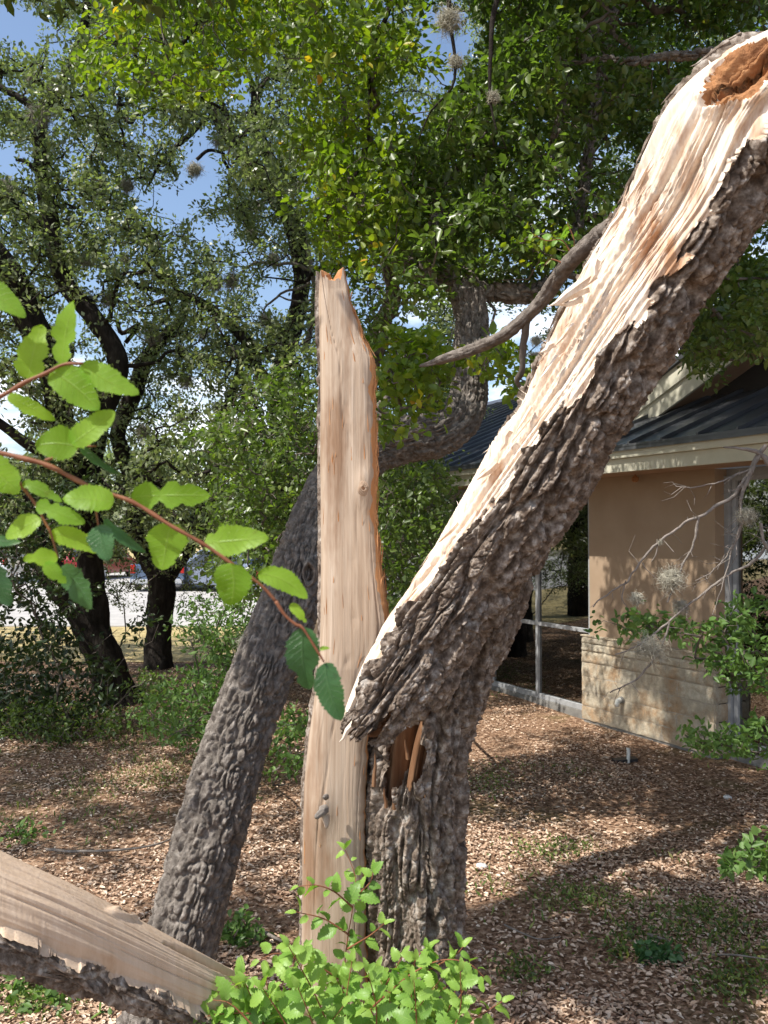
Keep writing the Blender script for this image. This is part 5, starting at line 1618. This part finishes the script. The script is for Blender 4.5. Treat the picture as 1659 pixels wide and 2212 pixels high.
# far woods closing the horizon
def woods():
    rs_ = np.random.default_rng(71)
    n = 26000
    x = rs_.uniform(-60, 60, n); y = rs_.uniform(49, 56, n)
    top = 5.0 + 5 * fbm(x * .12, 0, 0, 3, 72)
    z = top * rs_.uniform(0, 1, n) ** .8
    p = np.stack([x, y, z], -1)
    v, f, r = leaf_single(p, rs_.normal(0, 1, (n, 3)), rs_.normal(0, .6, (n, 3)) + [0, -.4, .6], rs_.uniform(.35, .8, n), rs_.uniform(.25, .6, n), rs_.uniform(0, 1, n))
    tag(np_mesh('far_woods', v, f, M['leaf_oak'], None, False, r), kind='stuff')
woods()

# ------------------------------------------------------------------ ball moss
def moss_ball(px, py, d, rpx, label, seed, droop=0.0, pos=None):
    c = np.array(pos if pos is not None else P(px, py, d), float); rad = rpx * d / F
    rs_ = np.random.default_rng(seed)
    n = int(min(360, 90 + rpx * 7))
    n = int(n * 1.7)
    st = c + nrm(rs_.normal(0, 1, (n, 3))) * rad * .55 * rs_.uniform(0, 1, (n, 1)) ** .5
    out_ = nrm(st - c)
    d0 = nrm(rs_.normal(0, 1, (n, 3)) + out_ * .6)
    curl = nrm(np.cross(d0, rs_.normal(0, 1, (n, 3)))) * rs_.uniform(1.2, 4.2, (n, 1))
    ln = rad * rs_.uniform(.35, 1.0, (n, 1))
    K = 7; w = max(.0009, .55 * d / F)
    side_ = nrm(np.cross(d0, rs_.normal(0, 1, (n, 3)))); oth = np.cross(d0, side_)
    rings = []; q = st.copy(); dirn = d0.copy()
    for i in range(K):
        t = i / (K - 1); ww = w * (1 - .7 * t)
        rings += [q + side_ * ww, q - side_ * ww * .5 + oth * ww * .9, q - side_ * ww * .5 - oth * ww * .9]
        dirn = nrm(dirn + np.cross(curl, dirn) * .2 + np.array([0, 0, -.10 - droop * .2]))
        q = q + dirn * ln / (K - 1) * 1.3
    V = np.stack(rings, 1); o = np.arange(n)[:, None] * (3 * K); f = []
    for i in range(K - 1):
        for j in range(3):
            a, b_ = i * 3 + j, i * 3 + (j + 1) % 3
            f.append(o + [a, b_, b_ + 3, a + 3])
    tag(np_mesh('ball_moss', V.reshape(-1, 3), np.concatenate(f, 0), M['moss'], None, True), label, 'ball moss', 'tufts of ball moss on the branches')
MOSS = [(970, 42, 4.6, 40, 'largest shaggy grey moss tuft at the top edge, hanging in the elm twigs'), (985, 132, 4.6, 22, 'small moss tuft directly below the large one at the top edge'),
        (1066, 210, 4.3, 18, 'moss tuft halfway down the long hanging twig'), (840, 316, 5.1, 16, 'moss tuft hanging in yellow green leaves above the slab'),
        (1050, 385, 5.0, 9, 'tiny moss tuft on thin twigs left of the leaning stem'),
        (85, 250, 9.9, 36, 'grey moss mass wrapping the bend of the far left oak limb'), (118, 195, 9.9, 26, 'pale moss above the bend of the far left oak limb'), (70, 168, 9.9, 20, 'pale moss tuft near the upper left sky gap'),
        (421, 366, 12, 22, 'dark round moss tuft hanging in the open sky gap'), (475, 300, 12, 26, 'moss on the arching oak limb above the sky gap'), (535, 370, 12, 24, 'spiky moss on the thick part of the arching limb'),
        (552, 398, 12, 20, 'spiky moss below the thick part of the arching limb'), (450, 180, 12, 26, 'moss tuft among twigs at the top of the arching limb'), (560, 445, 12, 18, 'pale brown moss where twigs leave the arching limb'),
        (275, 400, 10.5, 22, 'dark moss tuft left of the sky gap'), (215, 405, 10.5, 20, 'grey moss tuft in the left oak foliage'), (500, 605, 11.8, 26, 'light brown moss on dead twigs left of the slab'),
        (465, 615, 11.8, 22, 'light brown moss on the left end of the dead twigs'), (190, 650, 10.2, 30, 'moss tuft beside the left oak limb at mid height'), (235, 645, 10.2, 24, 'shaggy moss right of the left oak limb'),
        (330, 720, 12.2, 28, 'moss on the fork oak near its upper bend'), (390, 760, 12.2, 22, 'dark moss hanging from the upper fork oak'), (400, 820, 12.2, 24, 'long dark moss hanging low in the fork oak'),
        (600, 720, 11.9, 28, 'brown moss beside the oak trunk left of the slab'), (575, 690, 11.9, 22, 'brown moss tuft in the white cloud gap'), (310, 930, 12.3, 22, 'moss on the left fork trunk'),
        (65, 840, 9.8, 16, 'small dark moss tuft at the far left'), (15, 400, 9.8, 24, 'dark moss on the limb at the left edge'), (517, 915, 6.0, 16, 'moss tuft in the green shrub left of the slab'),
        (590, 400, 12, 18, 'moss on the second limb above the sky gap'), (640, 470, 12, 18, 'moss where the arching limb meets its trunk'), (1158, 735, 4.9, 15, 'dark moss tuft hanging by the leaning stem above the roof'), (1156, 770, 4.9, 17, 'lower dark moss tuft hanging by the leaning stem'),
        (535, 1385, 3.72, 26, 'wispy moss on the left side of the leaning grey oak')]
for i, (x, y, d, r_, lb) in enumerate(MOSS): moss_ball(x, y, d, r_, lb, 1000 + i, droop=.4)

MOSS_LB = ['dark moss tuft right of the far left oak limb, above its elbow', 'dark moss tuft on the far left oak limb halfway between its bends', 'dark moss tuft above the thick limb at the left edge', 'dark moss tuft in the foliage between the left and middle oaks', 'dark moss tuft on the thin horizontal end of the middle fork', 'dark moss tuft under the branch that drops toward the slab', 'moss tuft low on the branch left of the dark trunk, near its joint', 'moss tuft in the foliage above the green shrub left of the slab', 'moss tuft against the sky left of the slab tip', 'moss tuft on the inside of the arching oak limb', 'moss tuft beside the left trunk just above the foreground leaves', 'moss tuft on the lower left fork trunk in front of the lot', 'small moss tuft high up, just left of the yellow green elm leaves', 'moss tuft on the thick left edge limb where it bends down']
for i, (x, y, d, r_) in enumerate([(150, 480, 10.1, 16), (185, 560, 10.1, 18), (60, 620, 9.6, 20), (270, 560, 11.5, 16), (355, 600, 12.2, 18), (440, 720, 12.1, 18), (500, 760, 12, 20), (470, 880, 12.4, 18), (590, 560, 11.9, 20), (545, 500, 11.9, 16), (240, 900, 10.1, 20), (300, 1020, 12.5, 20), (640, 400, 11.8, 16), (120, 760, 9.7, 20)]):
    moss_ball(x, y, d, r_, MOSS_LB[i], 3000 + i, droop=.5)

# ------------------------------------------------------------------ dead mossy branch at the right
dead = empty('dead_branch', G(1800, 1900)); tag(dead, 'bare twiggy grey branch reaching in from the right edge, carrying ball moss', 'dead branch')
DEAD = [
    [(1900, 2500, 3.6, 40), (1930, 1900, 3.6, 36), (1840, 1400, 3.6, 30), (1735, 1180, 3.6, 24), (1690, 1050, 3.6, 18), (1640, 985, 3.6, 13), (1600, 970, 3.6, 8), (1560, 968, 3.6, 4)],
    [(1640, 985, 3.6, 11), (1618, 1030, 3.6, 11), (1600, 1075, 3.6, 9), (1605, 1120, 3.6, 8)],
    [(1655, 960, 3.6, 12), (1625, 1010, 3.62, 12), (1590, 1065, 3.62, 11), (1545, 1095, 3.62, 9), (1500, 1120, 3.6, 8), (1455, 1150, 3.6, 7), (1420, 1175, 3.6, 7), (1385, 1215, 3.6, 6), (1350, 1260, 3.6, 5), (1310, 1290, 3.6, 4), (1280, 1310, 3.6, 3)],
    [(1510, 1118, 3.6, 7), (1495, 1180, 3.6, 6), (1462, 1250, 3.6, 5), (1440, 1300, 3.6, 5)],
    [(1625, 1010, 3.62, 7), (1560, 1040, 3.62, 4), (1500, 1050, 3.6, 3), (1462, 1052, 3.6, 2)],
    [(1700, 1090, 3.62, 12), (1640, 1200, 3.62, 8), (1560, 1250, 3.6, 7), (1500, 1300, 3.6, 6), (1440, 1350, 3.58, 6), (1400, 1385, 3.58, 5), (1330, 1415, 3.58, 3)],
    [(1445, 1345, 3.58, 6), (1425, 1400, 3.58, 5), (1400, 1440, 3.58, 6), (1360, 1475, 3.58, 4), (1318, 1498, 3.58, 3)],
    [(1600, 1120, 3.62, 5), (1590, 1170, 3.62, 4), (1540, 1230, 3.6, 3), (1500, 1255, 3.6, 2)],
    [(1640, 1130, 3.6, 9), (1660, 1190, 3.6, 9), (1700, 1260, 3.6, 9)],
    [(1605, 1120, 3.6, 6), (1575, 1210, 3.6, 4), (1560, 1270, 3.58, 3), (1540, 1330, 3.58, 2)],
    [(1350, 1258, 3.6, 4), (1345, 1290, 3.6, 3), (1355, 1310, 3.6, 2)],
    [(1420, 1172, 3.6, 4), (1415, 1195, 3.6, 3), (1405, 1212, 3.6, 2)],
    [(1385, 1212, 3.6, 3), (1400, 1240, 3.6, 2), (1430, 1260, 3.6, 2)],
]
for i, rows in enumerate(DEAD):
    p = catmull(limb_ctrl(rows), .01); s = arclen(p)
    rs_ = np.random.default_rng(i)
    p[:, 0] += (fbm(s * 14, 0 * s, 0 * s, 3, i) - .5) * .022; p[:, 2] += (fbm(s * 14, 0 * s, 0 * s, 3, i + 50) - .5) * .022
    rr = p[:, 3:4] * .78 * (.85 + .4 * fbm(s[:, None] * 40, np.arange(7)[None] * .9, 0, 2, i + 9))
    grid_mesh('branch', tube_verts(p, rr, 7), M['twig_grey'], dead)
tw = MB(); rs_ = np.random.default_rng(4)
for i in range(95):
    rows = DEAD[rs_.integers(1, 10)]; k_ = rs_.integers(0, len(rows) - 1); t = rs_.random()
    a = np.array(rows[k_][:2]) * (1 - t) + np.array(rows[k_ + 1][:2]) * t
    dirn = np.array([-.5, .6]) + rs_.normal(0, .7, 2); dirn /= np.linalg.norm(dirn); Ls = rs_.uniform(15, 60)
    b_ = a + dirn * Ls * .5 + rs_.normal(0, 5, 2); c_ = a + dirn * Ls + rs_.normal(0, 8, 2)
    d = rows[k_][2]; dz = rs_.normal(0, .06, 2)
    tw.tube([P(*a, d), P(*b_, d + dz[0]), P(*c_, d + dz[1])], [.0016, .0012, .0006], 4)
tw.build('twiglets', M['twig_grey'], dead)
for i, (x, y, d, r_, lb) in enumerate([(1450, 1250, 3.58, 36, 'pale ball moss tuft in front of the tan stucco panel, middle of the dead branch'), (1405, 1400, 3.57, 42, 'biggest pale ball moss tuft before the limestone wall'),
                                       (1375, 1293, 3.6, 20, 'small pale ball moss tuft left of the stucco middle'), (1612, 1112, 3.6, 28, 'ball moss tuft on the dead branch near the right edge'), (1425, 1172, 3.6, 8, 'tiny grey moss tuft on the long bare twig'),
                                       (1470, 1310, 3.62, 22, 'dark grey moss tuft under the middle pale one')]):
    moss_ball(x, y, d, r_, lb, 2000 + i, droop=.15)

# dead pale twigs left of the slab top
dt = empty('dead_twigs', P(640, 580, 11.7) * [1, 1, 0]); tag(dt, 'pale dead twigs fanning left beside the top of the upright slab', 'dead twigs')
for i, rows in enumerate([[(690, 590, 11.6, 8), (640, 575, 11.6, 8), (590, 568, 11.6, 7), (545, 572, 11.6, 6), (515, 600, 11.6, 4), (490, 640, 11.6, 3)],
                          [(660, 500, 11.6, 9), (630, 480, 11.6, 8), (600, 460, 11.6, 5), (590, 420, 11.6, 3)], [(670, 610, 11.6, 7), (620, 630, 11.6, 6), (580, 655, 11.6, 5), (565, 690, 11.6, 3)],
                          [(640, 575, 11.6, 5), (600, 530, 11.6, 4), (560, 500, 11.6, 3)], [(690, 645, 11.6, 6), (630, 650, 11.6, 5), (600, 640, 11.6, 3)], [(600, 570, 11.6, 4), (560, 545, 11.6, 3), (530, 550, 11.6, 2)],
                          [(660, 505, 11.6, 12), (668, 560, 11.6, 12), (680, 640, 11.6, 12), (660, 760, 11.8, 14)]]):
    p = catmull(limb_ctrl(rows), .03); s = arclen(p)
    p[:, 2] += (fbm(s * 5, 0 * s, 0 * s, 3, i) - .5) * .08
    grid_mesh('branch', tube_verts(p, np.repeat(p[:, 3:4], 5, 1), 5), M['twig_grey'], dt)

# ------------------------------------------------------------------ elm sprouts at the foot of the broken tree
def sprout(label, stems, leafL, seed, count=1.0, group='elm sprouts in front of the broken trunk', spacing=.026):
    r0 = stems[0][0]
    t = empty('elm_sprout', P(*r0) * [1, 1, 0]); tag(t, label, 'sprout', group)
    rs_ = np.random.default_rng(seed)
    sv = MB(); C_, D_, N_, L_s, W_s, R_n = [], [], [], [], [], []
    for rows in stems:
        c = catmull(np.array([list(P(*r)) + [0] for r in rows]), .008)[:, :3]
        s = arclen(c)
        sv.tube(c, np.interp(s, [0, s[-1]], [.0026, .0009]), 6)
        T = nrm(np.gradient(c, axis=0))
        q = spacing * .4; sgn = 1
        while q < s[-1]:
            i = min(int(np.searchsorted(s, q)), len(c) - 1)
            tt = T[i]; side_ = nrm(np.cross(tt, [0, -1, .35]))
            d = nrm(side_ * sgn + tt * rs_.uniform(.3, .9) + rs_.normal(0, .28, 3))
            g = q / s[-1]
            ln = leafL * (1.0 - .45 * g ** 2) * rs_.uniform(.55, 1.35)
            pet = c[i] + d * .004
            C_.append(pet); D_.append(d); N_.append(nrm(np.array([rs_.normal(0, .5), -.45 + rs_.normal(0, .5), .75]))); L_s.append(ln); W_s.append(ln * rs_.uniform(.62, .78)); R_n.append(np.clip(.25 + .6 * g + rs_.normal(0, .18), 0, 1))
            sgn = -sgn; q += spacing * rs_.uniform(.7, 1.25) * (1 - .35 * g)
        C_.append(c[-1]); D_.append(T[-1]); N_.append(nrm(np.array([0, -.5, .8]))); L_s.append(leafL * .6); W_s.append(leafL * .3); R_n.append(.95)
    sv.build('stems', M['twig_brown'], t)
    v, f, r = leaf_toothed(np.array(C_), np.array(D_), np.array(N_), np.array(L_s), np.array(W_s), np.array(R_n), seg=14, teeth=.18, curl=.4, fold=.34, seed=seed)
    add_uv(np_mesh('foliage', v, f, M['leaf_sprout'], t, True, r))
sprout('tall thin elm sprout climbing up the face of the bare slab', [
    [(735, 2300, 2.12), (745, 2080, 2.13), (762, 1960, 2.14), (768, 1900, 2.15), (752, 1850, 2.16), (745, 1836, 2.16)],
    [(762, 1960, 2.14), (720, 1925, 2.12), (680, 1912, 2.1), (645, 1915, 2.1)], [(755, 2020, 2.13), (700, 1985, 2.12), (640, 1970, 2.1)],
    [(750, 2050, 2.13), (800, 2020, 2.1), (830, 1995, 2.08)], [(765, 1940, 2.14), (800, 1905, 2.12), (805, 1880, 2.12)], [(742, 2120, 2.12), (680, 2085, 2.1), (600, 2060, 2.08), (560, 2075, 2.07)],
], .044, 5)
BUSH = []
rs_ = np.random.default_rng(17)
for i in range(36):
    bx = rs_.uniform(520, 960); ex_ = bx + rs_.normal(0, 70) + (bx - 740) * .25
    ty = np.interp(ex_, [430, 520, 620, 700, 800, 900, 1000, 1050], [2190, 2110, 2040, 2090, 2080, 2050, 2060, 2090]) + rs_.uniform(-10, 110)
    d = rs_.uniform(1.86, 2.12)
    BUSH.append([(bx, 2330, d), ((bx + ex_) / 2 + rs_.normal(0, 15), (2330 + ty) / 2 - 20, d - .02), (ex_, ty, d - rs_.uniform(0, .06))])
third = len(BUSH) // 3
sprout('dense bright green mass of sprouts along the bottom edge, left part before the bare limb', [b for b in BUSH if b[-1][0] < 640] + [
    [(600, 2300, 1.95), (560, 2200, 1.92), (480, 2190, 1.9), (432, 2200, 1.88)], [(560, 2230, 1.9), (500, 2170, 1.9), (460, 2160, 1.9)], [(640, 2280, 1.95), (560, 2240, 1.9), (470, 2215, 1.88), (440, 2225, 1.88)]], .050, 6, spacing=.024)
sprout('dense bright sprouts at the foot of the bare slab', [b for b in BUSH if 640 <= b[-1][0] < 830], .050, 7, spacing=.026)
sprout('bright sprouts spreading right across the foot of the barked trunk, longest shoot pointing right', [b for b in BUSH if b[-1][0] >= 830] + [
    [(800, 2180, 2.0), (880, 2110, 1.98), (950, 2075, 1.96), (1010, 2080, 1.95), (1045, 2110, 1.95)], [(860, 2150, 2.0), (900, 2070, 2.0), (925, 2045, 2.0)], [(900, 2110, 1.98), (980, 2065, 1.97), (1000, 2045, 1.97)],
    [(850, 2220, 2.0), (940, 2150, 1.98), (980, 2120, 1.97)], [(820, 2150, 2.0), (870, 2065, 2.0)]], .048, 8, spacing=.026)

# leafy tip by the side branch
sprout('small yellow green leafy shoot with reddish leaves on the back edge of the leaning stem', [
    [(1240, 560, 2.35), (1215, 520, 2.35), (1180, 520, 2.35), (1150, 505, 2.35)], [(1235, 560, 2.35), (1240, 520, 2.36), (1225, 480, 2.36)], [(1220, 570, 2.35), (1190, 560, 2.36), (1175, 575, 2.36)]], .030, 9, group=None)

# ------------------------------------------------------------------ out-of-focus leafy twig in the foreground
fb = empty('leafy_branch', P(-200, 1100, .62) * [1, 1, 0]); tag(fb, 'bright green elm branch close to the camera, entering from the left edge', 'branch')
def z3(x, y): return x * .41667, 604.9 + y * .41667
FD = .62
def fstem(pts, r0, r1, dd=0.0):
    c = np.array([list(P(*z3(x, y), FD + dd)) + [0] for x, y in pts]); c = catmull(c, .002)[:, :3]
    s = arclen(c); mb = MB()
    rad = np.interp(s, [0, s[-1]], [r0, r1]) * (1 + .12 * np.sin(s * 300))
    mb.tube(c, rad, 8); mb.build('stem', M['twig_brown'], fb, smooth=True)
fstem([(-200, 870), (0, 897), (120, 925), (250, 962), (470, 1072), (690, 1152), (880, 1270), (1060, 1372), (1200, 1470), (1350, 1580), (1430, 1665)], 0.0021, .0011)
z = lambda x, y: ((x) / .41667, (y - 604.9) / .41667)
fstem([(1430, 1665), (1480, 1740), (1540, 1790), z(655, 1358), z(700, 1430)], .0013, .0008)
fstem([(-200, 680), (0, 605), (130, 530), (240, 482), (330, 438), (430, 432)], .0022, .0010, -.01)
fstem([(0, 915), (60, 985), (100, 1050), (190, 1170), (225, 1240), (262, 1310), (300, 1440)], .0016, .0008, .005)
fstem([(235, 935), (320, 905), (400, 868), (500, 860)], .0012, .0007, .005)
fstem([(465, 1072), (490, 1150), (510, 1280)], .0010, .0006, .01)
LEAVES = [(-120, 20, 118, 160, 135, 0), (150, 515, 190, 225, 180, 0), (322, 435, 362, 105, 172, 0), (262, 470, 498, 655, 175, 0), (425, 430, 718, 582, 145, 0), (40, 600, 268, 702, 88, 0),
          (372, 850, 582, 672, 150, 0), (405, 865, 178, 850, 175, 0), (410, 855, 602, 1012, 52, 1), (-80, 940, 92, 1095, 190, 0), (118, 1050, 300, 1135, 74, 0), (590, 1150, 325, 1110, 160, 0),
          (682, 1125, 1080, 1110, 160, 0), (188, 1160, 428, 1252, 112, 0), (212, 1240, 16, 1325, 125, 0), (258, 1312, 508, 1392, 104, 0), (510, 1272, 556, 1452, 138, 1), (540, 1240, 742, 1402, 62, 1),
          (300, 1440, 122, 1440, 98, 0), (885, 1262, 838, 1500, 215, 0), (1058, 1365, 1380, 1325, 165, 0), (1195, 1468, 1185, 1690, 205, 0), (1340, 1520, 1592, 1648, 118, 0), (320, 1485, 470, 1705, 165, 1),
          (-40, 1480, 45, 1690, 130, 1), (232, 1468, 335, 1565, 80, 0), (*z(655, 1355), *z(668, 1492), 185, 1), (*z(702, 1432), *z(737, 1556), 150, 1), (*z(627, 1305), *z(658, 1342), 55, 0), (*z(690, 1402), *z(712, 1400), 26, 0), (-60, 1345, 85, 1355, 60, 1)]
for i, (x0, y0, x1, y1, w, dark) in enumerate(LEAVES):
    rs_ = np.random.default_rng(400 + i)
    d = FD + rs_.uniform(-.012, .015)
    a = P(*z3(x0, y0), d); b_ = P(*z3(x1, y1), d - rs_.uniform(0, .012))
    D = b_ - a; Ln = np.linalg.norm(D); Wd = w * .41667 * d / F
    Nn = np.array([rs_.normal(0, .12), -1, .38 + rs_.normal(0, .1)]) if not dark else np.array([rs_.normal(0, .15), -1, .1])
    bt = 1 - sum(rs_.uniform(.1, .38) * np.exp(-((np.arange(31) - rs_.uniform(5, 28)) / rs_.uniform(1.2, 2.6)) ** 2) for _ in range(rs_.integers(0, 4)))
    v, f, r = leaf_toothed(a[None], D[None], Nn[None], np.array([Ln]), np.array([Wd]), np.array([rs_.uniform(.1, 1)]), seg=30, teeth=.05, curl=.16, fold=.20, seed=500 + i, bites=np.broadcast_to(bt, 31))
    o = np_mesh('leaf', v, f, M['leaf_green'] if dark else M['leaf_near'], fb, True, r); add_uv(o)
